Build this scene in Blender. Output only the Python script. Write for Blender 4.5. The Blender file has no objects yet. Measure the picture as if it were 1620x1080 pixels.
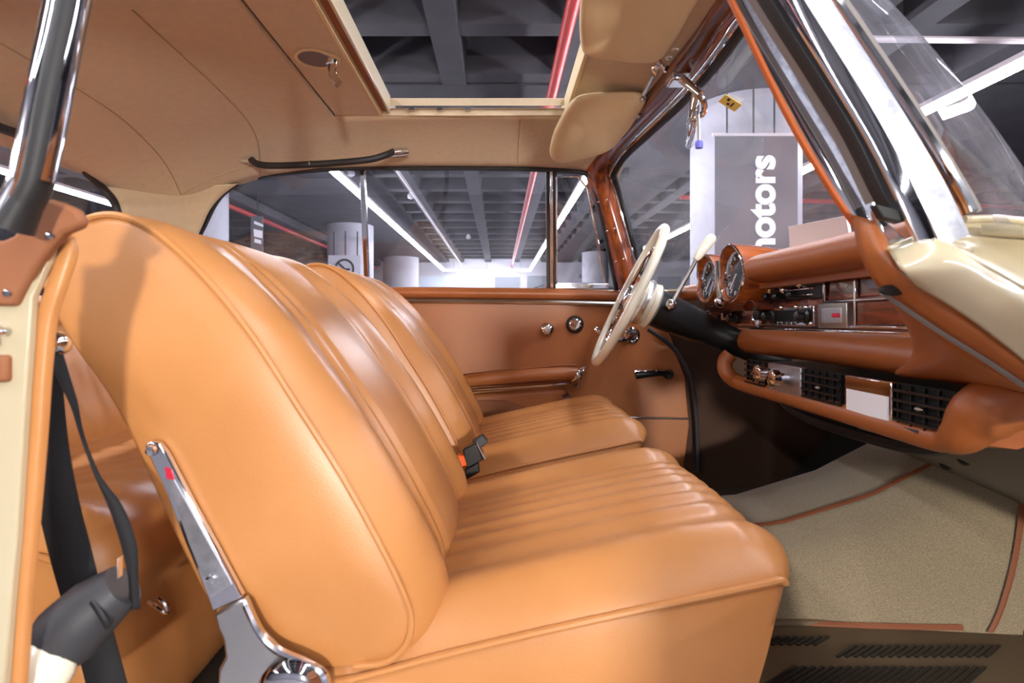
import bpy, bmesh, math, random
from mathutils import Vector, Matrix
random.seed(7)
PI = math.pi
# ---------------------------------------------------------------- camera, world, exposure
# x = towards the car's nose, y = across the car (away from the open door), z = up; ground at z = 0
F, CX, CY, H = 880.0, 790.0, 506.0, 0.92          # focal length and foot of the y axis in a 1620x1080 frame, eye height
scn = bpy.context.scene
col = scn.collection
cd = bpy.data.cameras.new('camera'); cam = bpy.data.objects.new('camera', cd); col.objects.link(cam)
cam.location = (0, 0, H); cam.rotation_euler = (PI/2, 0, 0)
cd.sensor_width = 36; cd.lens = 36*F/1620
cd.shift_x = (810-CX)/1620; cd.shift_y = -(540-CY)/1620
cd.clip_start = 0.02; cd.clip_end = 200
cd.dof.use_dof = True; cd.dof.focus_distance = 1.55; cd.dof.aperture_fstop = 6.3
scn.camera = cam
w = bpy.data.worlds.new('world'); scn.world = w; w.use_nodes = True
w.node_tree.nodes['Background'].inputs[0].default_value = (0.75, 0.78, 1.0, 1)
w.node_tree.nodes['Background'].inputs[1].default_value = 0.15
scn.view_settings.view_transform = 'Standard'; scn.view_settings.look = 'None'
scn.view_settings.gamma = 1.0; scn.view_settings.use_curve_mapping = False
scn.view_settings.exposure = 0.95
STRIP = 30.0                                       # radiance of the fluorescent-white light strips
DOOR_OPEN = 80
FLOOD = 500.0                                      # radiance of the floodlight outside the open door
scn.cycles.use_denoising = True
scn.cycles.sample_clamp_indirect = 6.0
scn.cycles.max_bounces = 10; scn.cycles.transparent_max_bounces = 16

# ---------------------------------------------------------------- materials
M = {}
def srgb(r, g, b):
    f = lambda c: (c/255/12.92) if c/255 <= .04045 else ((c/255+.055)/1.055)**2.4
    return (f(r), f(g), f(b), 1)
def mat(name, c, rough=.5, metal=0, coat=0, spec=.5, noise=None, bump=None, c2=None, stretch=(1, 1, 1), emit=None, coat_rough=.05, sheen=0):
    m = bpy.data.materials.new(name); m.use_nodes = True
    nt = m.node_tree; b = nt.nodes['Principled BSDF']
    c = srgb(*c)
    b.inputs['Base Color'].default_value = c
    b.inputs['Roughness'].default_value = rough; b.inputs['Metallic'].default_value = metal
    b.inputs['Coat Weight'].default_value = coat; b.inputs['Coat Roughness'].default_value = coat_rough
    b.inputs['Specular IOR Level'].default_value = spec
    b.inputs['Sheen Weight'].default_value = sheen
    tc = nt.nodes.new('ShaderNodeTexCoord'); mp = nt.nodes.new('ShaderNodeMapping')
    mp.inputs['Scale'].default_value = stretch
    nt.links.new(tc.outputs['Object'], mp.inputs['Vector'])
    if noise:
        n = nt.nodes.new('ShaderNodeTexNoise'); n.inputs['Scale'].default_value = noise; n.inputs['Detail'].default_value = 5
        nt.links.new(mp.outputs[0], n.inputs['Vector'])
        r = nt.nodes.new('ShaderNodeValToRGB'); r.color_ramp.elements[0].position = .32; r.color_ramp.elements[1].position = .68
        r.color_ramp.elements[0].color = srgb(*(c2 or (0, 0, 0))); r.color_ramp.elements[1].color = c
        nt.links.new(n.outputs['Fac'], r.inputs['Fac']); nt.links.new(r.outputs['Color'], b.inputs['Base Color'])
    if bump:
        s, st = bump
        n2 = nt.nodes.new('ShaderNodeTexNoise'); n2.inputs['Scale'].default_value = s; n2.inputs['Detail'].default_value = 3
        nt.links.new(tc.outputs['Object'], n2.inputs['Vector'])
        bp = nt.nodes.new('ShaderNodeBump'); bp.inputs['Strength'].default_value = st; bp.inputs['Distance'].default_value = .002
        nt.links.new(n2.outputs['Fac'], bp.inputs['Height']); nt.links.new(bp.outputs['Normal'], b.inputs['Normal'])
    if emit:
        b.inputs['Emission Color'].default_value = (*emit[0], 1); b.inputs['Emission Strength'].default_value = emit[1]
    M[name] = m
    return m
def glass(name, tint=(1, 1, 1), gloss=1.0, film=0.0):
    m = bpy.data.materials.new(name); m.use_nodes = True; nt = m.node_tree; nt.nodes.clear()
    o = nt.nodes.new('ShaderNodeOutputMaterial'); t = nt.nodes.new('ShaderNodeBsdfTransparent'); g = nt.nodes.new('ShaderNodeBsdfGlossy')
    t.inputs[0].default_value = (*tint, 1); g.inputs['Roughness'].default_value = .01; g.inputs[0].default_value = (gloss, gloss, gloss, 1)
    lw = nt.nodes.new('ShaderNodeLayerWeight'); lw.inputs[0].default_value = .5      # Schlick reflectance, the same from both sides
    pw = nt.nodes.new('ShaderNodeMath'); pw.operation = 'POWER'; pw.inputs[1].default_value = 5; nt.links.new(lw.outputs['Facing'], pw.inputs[0])
    fr = nt.nodes.new('ShaderNodeMath'); fr.operation = 'MULTIPLY_ADD'; fr.inputs[1].default_value = .9; fr.inputs[2].default_value = .05; nt.links.new(pw.outputs[0], fr.inputs[0])
    mx = nt.nodes.new('ShaderNodeMixShader')
    nt.links.new(fr.outputs[0], mx.inputs[0]); nt.links.new(t.outputs[0], mx.inputs[1]); nt.links.new(g.outputs[0], mx.inputs[2])
    out = mx.outputs[0]
    if film:   # a thin film of dust and wiping marks on the pane
        d = nt.nodes.new('ShaderNodeBsdfDiffuse'); d.inputs[0].default_value = (.75, .76, .85, 1)
        tr = nt.nodes.new('ShaderNodeBsdfTranslucent'); tr.inputs[0].default_value = (.75, .76, .85, 1)
        ad = nt.nodes.new('ShaderNodeMixShader'); nt.links.new(d.outputs[0], ad.inputs[1]); nt.links.new(tr.outputs[0], ad.inputs[2])
        tc = nt.nodes.new('ShaderNodeTexCoord'); n = nt.nodes.new('ShaderNodeTexNoise'); n.inputs['Scale'].default_value = 3.5; n.inputs['Detail'].default_value = 6; n.inputs['Distortion'].default_value = 1.5
        nt.links.new(tc.outputs['Object'], n.inputs['Vector'])
        mr = nt.nodes.new('ShaderNodeMapRange'); mr.inputs[1].default_value = .35; mr.inputs[2].default_value = .75; mr.inputs[3].default_value = film*.3; mr.inputs[4].default_value = film
        nt.links.new(n.outputs['Fac'], mr.inputs[0])
        m2 = nt.nodes.new('ShaderNodeMixShader'); nt.links.new(mr.outputs[0], m2.inputs[0]); nt.links.new(out, m2.inputs[1]); nt.links.new(ad.outputs[0], m2.inputs[2])
        out = m2.outputs[0]
    nt.links.new(out, o.inputs[0]); M[name] = m
def wood(name, c1, c2, stretch):
    m = bpy.data.materials.new(name); m.use_nodes = True; nt = m.node_tree; b = nt.nodes['Principled BSDF']
    tc = nt.nodes.new('ShaderNodeTexCoord'); mp = nt.nodes.new('ShaderNodeMapping'); mp.inputs['Scale'].default_value = stretch
    n = nt.nodes.new('ShaderNodeTexNoise'); n.inputs['Scale'].default_value = 14; n.inputs['Detail'].default_value = 7; n.inputs['Distortion'].default_value = .6
    r = nt.nodes.new('ShaderNodeValToRGB')
    r.color_ramp.elements[0].position = .35; r.color_ramp.elements[0].color = srgb(*c2)
    r.color_ramp.elements[1].position = .62; r.color_ramp.elements[1].color = srgb(*c1)
    nt.links.new(tc.outputs['Object'], mp.inputs[0]); nt.links.new(mp.outputs[0], n.inputs['Vector'])
    nt.links.new(n.outputs['Fac'], r.inputs[0]); nt.links.new(r.outputs[0], b.inputs['Base Color'])
    b.inputs['Roughness'].default_value = .25; b.inputs['Coat Weight'].default_value = 1; b.inputs['Coat Roughness'].default_value = .03
    M[name] = m
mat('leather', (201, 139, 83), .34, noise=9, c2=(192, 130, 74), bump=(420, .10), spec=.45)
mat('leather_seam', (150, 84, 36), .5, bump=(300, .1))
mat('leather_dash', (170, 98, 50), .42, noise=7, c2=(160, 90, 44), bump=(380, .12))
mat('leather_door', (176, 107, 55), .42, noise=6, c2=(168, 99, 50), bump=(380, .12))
mat('leather_trim', (186, 92, 42), .45, bump=(400, .1))
mat('suede_brown', (150, 93, 58), .7, bump=(500, .1))
mat('headlining', (205, 183, 152), .85, noise=60, c2=(199, 176, 144), bump=(900, .25), sheen=.2)
mat('headlining_seam', (176, 152, 122), .9)
mat('visor_vinyl', (226, 204, 160), .6, bump=(600, .15))
mat('cream_paint', (196, 182, 150), .25, coat=1)
mat('ivory', (243, 236, 212), .28, coat=.6)
mat('chrome', (232, 232, 236), .07, metal=1)
mat('satin_metal', (214, 212, 208), .28, metal=1, noise=8, c2=(196, 194, 190), stretch=(1, 1, 1))
mat('brushed_metal', (205, 206, 212), .42, metal=1, noise=60, c2=(170, 171, 178), stretch=(1, 20, 1))
mat('rubber', (34, 32, 33), .55, bump=(300, .1))
mat('rubber_grey', (128, 121, 116), .6, bump=(300, .1))
mat('plastic_black', (20, 20, 21), .35)
mat('plastic_grey', (58, 58, 62), .5, bump=(500, .1))
mat('belt_webbing', (26, 26, 28), .8, noise=300, c2=(16, 16, 18), stretch=(1, 1, 6), bump=(700, .3))
mat('orange_plastic', (240, 95, 20), .4)
mat('red_plastic', (200, 30, 60), .4)
mat('blue_plastic', (120, 120, 225), .4)
mat('carpet', (158, 141, 113), .95, noise=480, c2=(118, 104, 81), bump=(900, .6), sheen=.3)
mat('carpet_dark', (70, 58, 46), .95, noise=260, c2=(52, 43, 34), bump=(700, .8))
mat('carpet_binding', (128, 72, 42), .7, bump=(500, .3))
mat('rubber_mat', (104, 86, 62), .7, bump=(200, .1))
mat('footwell_brown', (72, 46, 30), .8, bump=(400, .2))
mat('cup_brown', (112, 86, 70), .4)
mat('felt_black', (26, 22, 20), .95)
mat('heater_grey', (120, 116, 108), .6)
mat('gauge_face', (30, 31, 34), .3)
mat('white_paper', (246, 246, 250), .7)
mat('sticker_yellow', (255, 222, 100), .6)
mat('ink', (40, 38, 40), .7)
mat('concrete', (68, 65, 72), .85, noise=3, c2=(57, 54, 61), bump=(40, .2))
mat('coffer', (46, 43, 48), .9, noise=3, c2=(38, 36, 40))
mat('garage_white', (205, 203, 214), .6, noise=2, c2=(198, 196, 207))
mat('column_paint', (176, 174, 184), .6, noise=2, c2=(168, 166, 176))
mat('garage_floor', (128, 126, 134), .25, noise=2, c2=(116, 114, 122))
mat('groove', (70, 68, 76), .8)
mat('banner_grey', (94, 90, 96), .75, bump=(300, .05))
mat('banner_white', (236, 234, 242), .7)
mat('pipe_red', (196, 52, 52), .4)
mat('pipe_white', (222, 210, 216), .4)
mat('panel_blue', (206, 218, 234), .2)
mat('panel_grey', (132, 136, 146), .5)
mat('car_silver', (150, 152, 158), .2, metal=.6, coat=1)
mat('car_dark', (36, 36, 40), .15, coat=1)
mat('black_hole', (8, 8, 8), .9)
mat('bulb', (255, 255, 255), .5, emit=((.93, .94, 1.0), STRIP))
mat('flood', (255, 255, 255), .5, emit=((1.0, .95, .88), FLOOD))
glass('pane'); glass('pane_windscreen', (.94, .95, 1.0), 1.0, .17); glass('pane_side', (.95, .96, .99), 1.0, .035); glass('lens')
wood('wood_pillar', (166, 82, 32), (100, 38, 16), (3.2, 3.2, .45))
wood('wood_header', (128, 58, 26), (66, 26, 13), (3, .35, 3))
wood('wood_dash', (128, 54, 26), (58, 21, 12), (2.0, .35, 4.5))
wood('wood_binnacle', (206, 108, 36), (142, 62, 22), (.45, 3.5, 2.5))

# ---------------------------------------------------------------- mesh kit
V = Vector
def W(px, py, y):                                   # a point of the place from its bearing and its distance across the car
    return V(((px-CX)/F*y, y, H-(py-CY)/F*y))
def cr(pts, n, closed=False):                       # Catmull-Rom resample
    pts = [V(p) for p in pts]; m = len(pts); segs = m if closed else m-1
    out = []
    tot = n if closed else n-1
    for i in range(n):
        t = i/tot*segs; k = min(int(t), segs-1); t -= k
        g = (lambda j: pts[j % m]) if closed else (lambda j: pts[max(0, min(m-1, j))])
        a, b, c, d = g(k-1), g(k), g(k+1), g(k+2)
        out.append(.5*((2*b)+(c-a)*t+(2*a-5*b+4*c-d)*t*t+(3*b-a-3*c+d)*t**3))
    return out
def lerp_tab(tab, x):
    if x <= tab[0][0]: return tab[0][1]
    for (a, va), (b, vb) in zip(tab, tab[1:]):
        if x <= b: return va+(vb-va)*(x-a)/(b-a)
    return tab[-1][1]
ORIG = {}
class MB:
    def __init__(s): s.v = []; s.f = []
    def add(s, vs, fs):
        o = len(s.v); s.v += [V(p) for p in vs]; s.f += [[o+i for i in f] for f in fs]; return s
    def grid(s, rows, cu=False, cv=False, flip=False):
        nr, nc = len(rows), len(rows[0]); fs = []
        for i in range(nr if cu else nr-1):
            for j in range(nc if cv else nc-1):
                a, b, c, d = i*nc+j, i*nc+(j+1) % nc, ((i+1) % nr)*nc+(j+1) % nc, ((i+1) % nr)*nc+j
                fs.append([a, d, c, b] if flip else [a, b, c, d])
        return s.add([p for r in rows for p in r], fs)
    def box(s, lo, hi, mx=None):
        x0, y0, z0 = lo; x1, y1, z1 = hi
        vs = [V(p) for p in ((x0,y0,z0),(x1,y0,z0),(x1,y1,z0),(x0,y1,z0),(x0,y0,z1),(x1,y0,z1),(x1,y1,z1),(x0,y1,z1))]
        if mx: vs = [mx @ p for p in vs]
        return s.add(vs, [[0,3,2,1],[4,5,6,7],[0,1,5,4],[1,2,6,5],[2,3,7,6],[3,0,4,7]])
    def prism(s, poly, off):
        n = len(poly); off = V(off); a = [V(p) for p in poly]; b = [p+off for p in a]
        return s.add(a+b, [list(range(n))[::-1], list(range(n, 2*n))]+[[i, (i+1) % n, n+(i+1) % n, n+i] for i in range(n)])
    def sweep(s, path, prof, up=(0, 0, 1), closed=False, caps=True, scale=None):
        path = [V(p) for p in path]; n = len(path); up = V(up); rows = []
        for i, p in enumerate(path):
            a = path[(i-1) % n] if (closed or i > 0) else p
            b = path[(i+1) % n] if (closed or i < n-1) else p
            t = (b-a).normalized(); side = t.cross(up)
            if side.length < 1e-4: side = t.cross(V((0, 1, .01)))
            side.normalize(); nn = side.cross(t).normalized(); k = scale[i] if scale else 1
            rows.append([p+side*(q[0]*k)+nn*(q[1]*k) for q in prof])
        o = len(s.v); m = len(prof)
        s.grid(rows, cu=closed, cv=True)
        if caps and not closed:
            s.f.append([o+j for j in range(m)]); s.f.append([o+(n-1)*m+j for j in range(m)][::-1])
        return s
    def tube(s, path, r, n=10, up=(0, 0, 1), closed=False, scale=None, ry=None):
        prof = [(r*math.cos(2*PI*k/n), (ry or r)*math.sin(2*PI*k/n)) for k in range(n)]
        return s.sweep(path, prof, up, closed, True, scale)
    def lathe(s, prof, o, axis, n=24):               # prof = (radius, height along the axis)
        ax = V(axis).normalized(); o = V(o); u = ax.orthogonal().normalized(); v = ax.cross(u)
        rows = [[o+ax*h+(u*math.cos(2*PI*k/n)+v*math.sin(2*PI*k/n))*r for k in range(n)] for r, h in prof]
        q = len(s.v); s.grid(rows, cv=True)
        if prof[0][0] > 1e-5: s.f.append([q+k for k in range(n)][::-1])
        if prof[-1][0] > 1e-5: s.f.append([q+(len(prof)-1)*n+k for k in range(n)])
        return s
    def ball(s, c, r, n=14, sq=(1, 1, 1)):
        rows = [[V(c)+V((r*sq[0]*math.sin(PI*i/n)*math.cos(2*PI*k/n), r*sq[1]*math.sin(PI*i/n)*math.sin(2*PI*k/n), r*sq[2]*math.cos(PI*i/n))) for k in range(n)] for i in range(n+1)]
        return s.grid(rows, cv=True)
    def build(s, name, m, parent=None, ang=40, bevel=0, seg=2, solid=0, sub=0, weld=True, fix=True):
        me = bpy.data.meshes.new(name)
        if parent is not None: o = ORIG[parent.name]
        else:
            lo = [min(p[k] for p in s.v) for k in range(3)]; hi = [max(p[k] for p in s.v) for k in range(3)]
            o = V(((lo[0]+hi[0])/2, (lo[1]+hi[1])/2, lo[2]))
        me.from_pydata([p-o for p in s.v], [], s.f)
        bm = bmesh.new(); bm.from_mesh(me)
        if weld: bmesh.ops.remove_doubles(bm, verts=bm.verts, dist=1e-6)
        if fix: bmesh.ops.recalc_face_normals(bm, faces=bm.faces)
        bm.to_mesh(me); bm.free()
        me.polygons.foreach_set('use_smooth', [True]*len(me.polygons))
        if not bevel: me.set_sharp_from_angle(angle=math.radians(ang))
        me.materials.append(M[m])
        ob = bpy.data.objects.new(name, me); col.objects.link(ob); ORIG[ob.name] = o
        if parent is not None: ob.parent = parent
        else: ob.location = o
        if solid:
            d = ob.modifiers.new('solid', 'SOLIDIFY'); d.thickness = solid; d.offset = 0
        if bevel:
            d = ob.modifiers.new('bevel', 'BEVEL'); d.width = bevel; d.segments = seg; d.limit_method = 'ANGLE'; d.angle_limit = math.radians(35)
            me.set_sharp_from_angle(angle=math.radians(60))
            d.harden_normals = False
        if sub:
            d = ob.modifiers.new('sub', 'SUBSURF'); d.levels = sub; d.render_levels = sub
        return ob
def tag(o, label, cat=None, group=None, kind=None):
    o['label'] = label
    if cat: o['category'] = cat
    if group: o['group'] = group
    if kind: o['kind'] = kind
    return o
def thing(name, loc, label, cat, group=None):
    o = bpy.data.objects.new(name, None); o.empty_display_size = .05; col.objects.link(o); o.location = loc; ORIG[o.name] = V(loc)
    return tag(o, label, cat, group)
def struct(o, label=None):
    o['kind'] = 'structure'
    if label: o['label'] = label
    return o
def copy_tree(o, parent=None):
    c = o.copy(); col.objects.link(c); c.parent = parent; ORIG[c.name] = ORIG[o.name]
    for ch in list(o.children): copy_tree(ch, c)
    return c
def plate(pts, y, th, name, m, parent=None, bevel=.002):
    return MB().prism([W(p[0], p[1], p[2] if len(p) > 2 else y) for p in pts], (0, th, 0)).build(name, m, parent, bevel=bevel)
def text(s, size, loc, rot, m, parent, bold=0, name='lettering', align='CENTER'):
    cu = bpy.data.curves.new(name, 'FONT'); cu.body = s; cu.size = size; cu.offset = bold; cu.extrude = .001; cu.align_x = align; cu.align_y = 'CENTER'
    f = bpy.data.objects.new(name, cu); col.objects.link(f); bpy.context.view_layer.update()
    me = bpy.data.meshes.new_from_object(f.evaluated_get(bpy.context.evaluated_depsgraph_get())); bpy.data.objects.remove(f)
    me.materials.clear(); me.materials.append(M[m]); o = bpy.data.objects.new(name, me); col.objects.link(o); o.parent = parent
    o.location = V(loc)-ORIG[parent.name]; o.rotation_euler = rot; ORIG[o.name] = V(loc); return o

# ================================================================ THE GARAGE
GF = MB().box((-16, -9, -.1), (14, 21.2, 0)).build('floor', 'garage_floor'); struct(GF, 'grey polished garage floor')
SOF = 3.10
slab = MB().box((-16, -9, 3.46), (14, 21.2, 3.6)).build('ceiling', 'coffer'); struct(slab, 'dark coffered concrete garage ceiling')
def rib(lo, hi): return MB().box(lo, hi).build('rib', 'concrete', slab, bevel=.02)
ribx = [-1.45, -.42, .63, 1.68] + [-5.3-1.05*k for k in range(8)] + [3.1+1.05*k for k in range(9)]
for x in ribx:
    MB().prism([V((x-.16, -9, 3.47)), V((x-.11, -9, SOF)), V((x+.11, -9, SOF)), V((x+.16, -9, 3.47))], (0, 30, 0)).build('rib', 'concrete', slab)
yy = [-8.4+.84*k for k in range(17)] + [8.45+.95*k for k in range(13)]
for y in yy:
    if 5.2 < y < 7.9: continue
    MB().prism([V((-16, y-.14, 3.47)), V((-16, y-.09, SOF+.008)), V((-16, y+.09, SOF+.008)), V((-16, y+.14, 3.47))], (30, 0, 0)).build('rib', 'concrete', slab)
for lo, hi in (((-4.35, -9, SOF-.004), (-1.9, 21.1, 3.47)), ((-16, 5.17, SOF-.002), (14, 7.95, 3.47)), ((1.95, -9, SOF-.004), (2.75, 21.1, 3.47))):
    MB().box(lo, hi).build('flat_panel', 'concrete', slab)
struct(MB().box((-4.75, -8.9, SOF-.16), (-4.45, 20.9, SOF)).build('beam', 'concrete', bevel=.01), 'concrete beam below the ceiling')
wf = struct(MB().box((-16, 21.0, 0), (14, 21.2, 3.46)).build('wall_far', 'garage_white'), 'white far wall of the garage')
def wallpanel(x0, y0, x1, y1, m, name='panel'):
    a, b = W(x0, y0, 20.97), W(x1, y1, 20.97); MB().box((a.x, 20.94, b.z), (b.x, 21.01, a.z)).build(name, m, wf)
wallpanel(650, 437, 772, 470, 'panel_blue'); wallpanel(783, 438, 822, 470, 'panel_grey', 'doorway'); wallpanel(834, 436, 868, 470, 'panel_grey', 'doorway')
wallpanel(916, 434, 928, 440, 'panel_grey', 'grille'); wallpanel(1040, 437, 1077, 470, 'panel_grey', 'doorway')
struct(MB().box((-16.2, -9, 0), (-16, 21.2, 3.46)).build('wall_left', 'concrete'), 'dark concrete wall on the rear side of the garage')
struct(MB().box((14, -9, 0), (14.2, 21.2, 3.46)).build('wall_right', 'concrete'), 'dark concrete wall beyond the bonnet')
struct(MB().box((-16, -9.2, 0), (14, -9, 3.46)).build('wall_near', 'garage_white'), 'white garage wall behind the open door')

def strip(pts, label, group='hanging light strips'):
    (x0, y0), (x1, y1) = pts; z = H+1.77
    t = thing('light_strip', ((x0+x1)/2, (y0+y1)/2, z), label, 'light', group)
    d = V((x1-x0, y1-y0, 0)); L = d.length; d.normalize(); n = V((-d.y, d.x, 0)); k = max(1, int(L/1.5))
    hs = MB(); bl = MB(); q = .034
    for i in range(k):
        a, b = V((x0, y0, z))+d*(L*i/k), V((x0, y0, z))+d*(L*(i+1)/k)
        r = lambda p, s_, h: p+n*s_*q+V((0, 0, h))
        bl.add([r(a, -1, 0), r(b, -1, 0), r(b, 1, 0), r(a, 1, 0), r(a, -1, .05), r(b, -1, .05), r(b, 1, .05), r(a, 1, .05)], [[0, 3, 2, 1], [0, 1, 5, 4], [2, 3, 7, 6]])
    a, b = V((x0, y0, z+.05)), V((x1, y1, z+.05))
    hs.prism([a-n*.04, a+n*.04, a+n*.04+V((0, 0, .04)), a-n*.04+V((0, 0, .04))], d*L)
    bl.build('diffuser', 'bulb', t, fix=False); hs.build('housing', 'pipe_white', t)
    for f_ in (.1, .5, .9):
        p = a+d*(L*f_)+V((0, 0, .03)); MB().tube([p, V((p.x, p.y, SOF-.006))], .004, 5, up=(1, 0, 0)).build('suspension_wire', 'chrome', t)
strip(((-2.0, -6.5), (-2.0, 20.2)), 'long white light strip running above the rear quarter window')
strip(((1.1, -6.5), (1.1, 20.2)), 'long white light strip seen through the small vent window')
strip(((-1.96, 20.2), (1.06, 20.2)), 'white cross light strip joining two long strips before the far wall')
strip(((3.66, -6.5), (3.66, 14.0)), 'white light strip seen through the windscreen beyond the banner')
strip(((-6.0, -6.5), (-6.0, 10.0)), 'white light strip seen through the rear window')
FX, FY, FZ, FS = .92, -4.2, 1.04, .13
fl = thing('floodlight', (FX, FY, 0), 'white square floodlight on a stand outside the open door', 'light')
MB().box((FX-FS, FY, FZ-FS), (FX+FS, FY+.015, FZ+FS)).build('diffuser', 'flood', fl)
MB().box((FX-FS-.02, FY-.06, FZ-FS-.02), (FX+FS+.02, FY-.001, FZ+FS+.02)).build('housing', 'plastic_grey', fl)
MB().tube([V((FX, FY-.03, 0)), V((FX, FY-.03, FZ-FS))], .02, 10, up=(1, 0, 0)).build('pole', 'plastic_black', fl)
MB().lathe([(.22, 0), (.22, .02), (.03, .04)], (FX, FY-.03, 0), (0, 0, 1), 24).build('base', 'plastic_black', fl)
def pipe(x, z, m, label, r=.045):
    tag(MB().tube([V((x, -9, z)), V((x, 20.9, z))], r, 10, up=(1, 0, 0)).build('ceiling_pipe', m), label, 'pipe')
pipe(.47, 2.94, 'pipe_red', 'red sprinkler pipe crossing above the sunroof opening')
pipe(-4.6, 2.86, 'pipe_red', 'red sprinkler pipe running above the quarter window')
pipe(-1.42, 3.0, 'pipe_white', 'thin pale conduit under the ceiling with smoke detectors beside it', .025)
tag(MB().tube([V((2.2, 4.15, 3.02)), V((13, 4.35, 3.02))], .025, 8).build('ceiling_pipe', 'pipe_white'), 'pale conduit crossing the ceiling outside beyond the windscreen edge', 'pipe')
tag(MB().tube([V((2.7, 8.3, 2.75)), V((13, 9.6, 2.75))], .035, 8).build('ceiling_pipe', 'pipe_red'), 'red pipe outside beyond the cream bonnet', 'pipe')
for px, py, l in ((650, 312, 'white smoke detector on the pale conduit, the larger seen'), (741, 376, 'white smoke detector far along the coffered ceiling'), (555, 276, 'small white detector beside the window divider')):
    y = 2.1*F/(CY-py); p = W(px, py, y)
    d = thing('smoke_detector', p, l, 'detector')
    MB().lathe([(.02, -.03), (.055, -.01), (.06, .03), (.05, .05)], p, (0, 0, 1), 14).build('housing', 'garage_white', d)
    MB().lathe([(.03, 0), (.03, SOF-p.z-.04)], p+V((0, 0, .05)), (0, 0, 1), 8).build('stem', 'pipe_white', d)
def column(x, y, r, label, gaps):
    c = thing('concrete_column', (x, y, 0), label, 'column')
    MB().lathe([(r, 0), (r, SOF)], (x, y, 0), (0, 0, 1), 48).build('shaft', 'column_paint', c)
    for a in gaps:
        p = V((x+r*math.sin(a), y-r*math.cos(a), 0)); MB().box((p.x-.012, p.y-.012, 1.75), (p.x+.012, p.y+.012, 2.9)).build('joint', 'groove', c)
    return c
column(2.53, 5.75, .53, 'big round white column behind the grey banner', ())
cs = column(-3.45, 12.9, .52, 'round white column with a no smoking sign', (-.5, .05, .55))
column(-4.2, 8.0, .28, 'narrow white column at the rear edge of the quarter window', ())
column(-3.45, 19.5, .62, 'white column far off before the blue panels', ())
column(3.1, 18.0, .42, 'white column seen at the front of the vent window', ())
p = W(545, 425, 12.34)
sg = thing('no_smoking_sign', p, 'white no smoking sign with a struck-out cigarette in a ring', 'sign')
MB().box((p.x-.36, p.y, p.z-.36), (p.x+.36, p.y+.02, p.z+.3)).build('board', 'garage_white', sg)
MB().tube([p+V((.2*math.cos(a), -.01, .2*math.sin(a))) for a in [2*PI*k/32 for k in range(32)]], .022, 6, up=(0, 1, 0), closed=True).build('ring', 'ink', sg)
MB().prism([p+V(q) for q in ((-.16, -.012, .12), (-.13, -.012, .15), (.16, -.012, -.12), (.13, -.012, -.15))], (0, .012, 0)).build('slash', 'ink', sg)
MB().box((p.x-.13, p.y-.012, p.z-.035), (p.x+.12, p.y, p.z+.01)).build('cigarette', 'ink', sg)
# banner on the big column
b0, b1 = W(1131, 213, 4.95), W(1262, 640, 4.95)
bn = thing('hanging_banner', V(((b0.x+b1.x)/2, 4.95, b1.z)), 'grey banner lettered motors hanging before a white column', 'banner')
MB().box((b0.x, 4.95, b1.z), (b1.x, 4.956, b0.z)).build('cloth', 'banner_grey', bn)
MB().tube([V((b0.x-.02, 4.953, b0.z)), V((b1.x+.05, 4.953, b0.z))], .016, 8).build('rod', 'pipe_white', bn)
for px in (1150, 1192, 1225):
    a = W(px, 212, 4.953); MB().tube([a, a+V((0, 0, SOF-a.z+.02))], .008, 6, up=(1, 0, 0)).build('cord', 'ink', bn)
tp = W(1207, 333, 4.94)
text('motors', .33, (tp.x, 4.944, tp.z-.0), (PI/2, -PI/2, 0), 'banner_white', bn, .0135)
# dark hanging sign seen through the quarter window
p = W(407, 375, 9.5)
hs = thing('hanging_sign', p, 'dark hanging sign with white marks seen through the quarter window', 'sign')
MB().box((p.x-.11, 9.5, p.z-.36), (p.x+.09, 9.53, p.z+.36)).build('board', 'banner_grey', hs)
for q in (((402, 349), (416, 355), (416, 359), (402, 354)), ((401, 362), (415, 365), (415, 377), (402, 374)), ((403, 377), (413, 380), (413, 386), (402, 383))):
    MB().prism([W(*k, 9.495) for k in q], (0, .006, 0)).build('white_mark', 'banner_white', hs)
MB().tube([p+V((0, .015, .36)), V((p.x, 9.515, SOF+.02))], .01, 6, up=(1, 0, 0)).build('rod', 'ink', hs)
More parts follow.
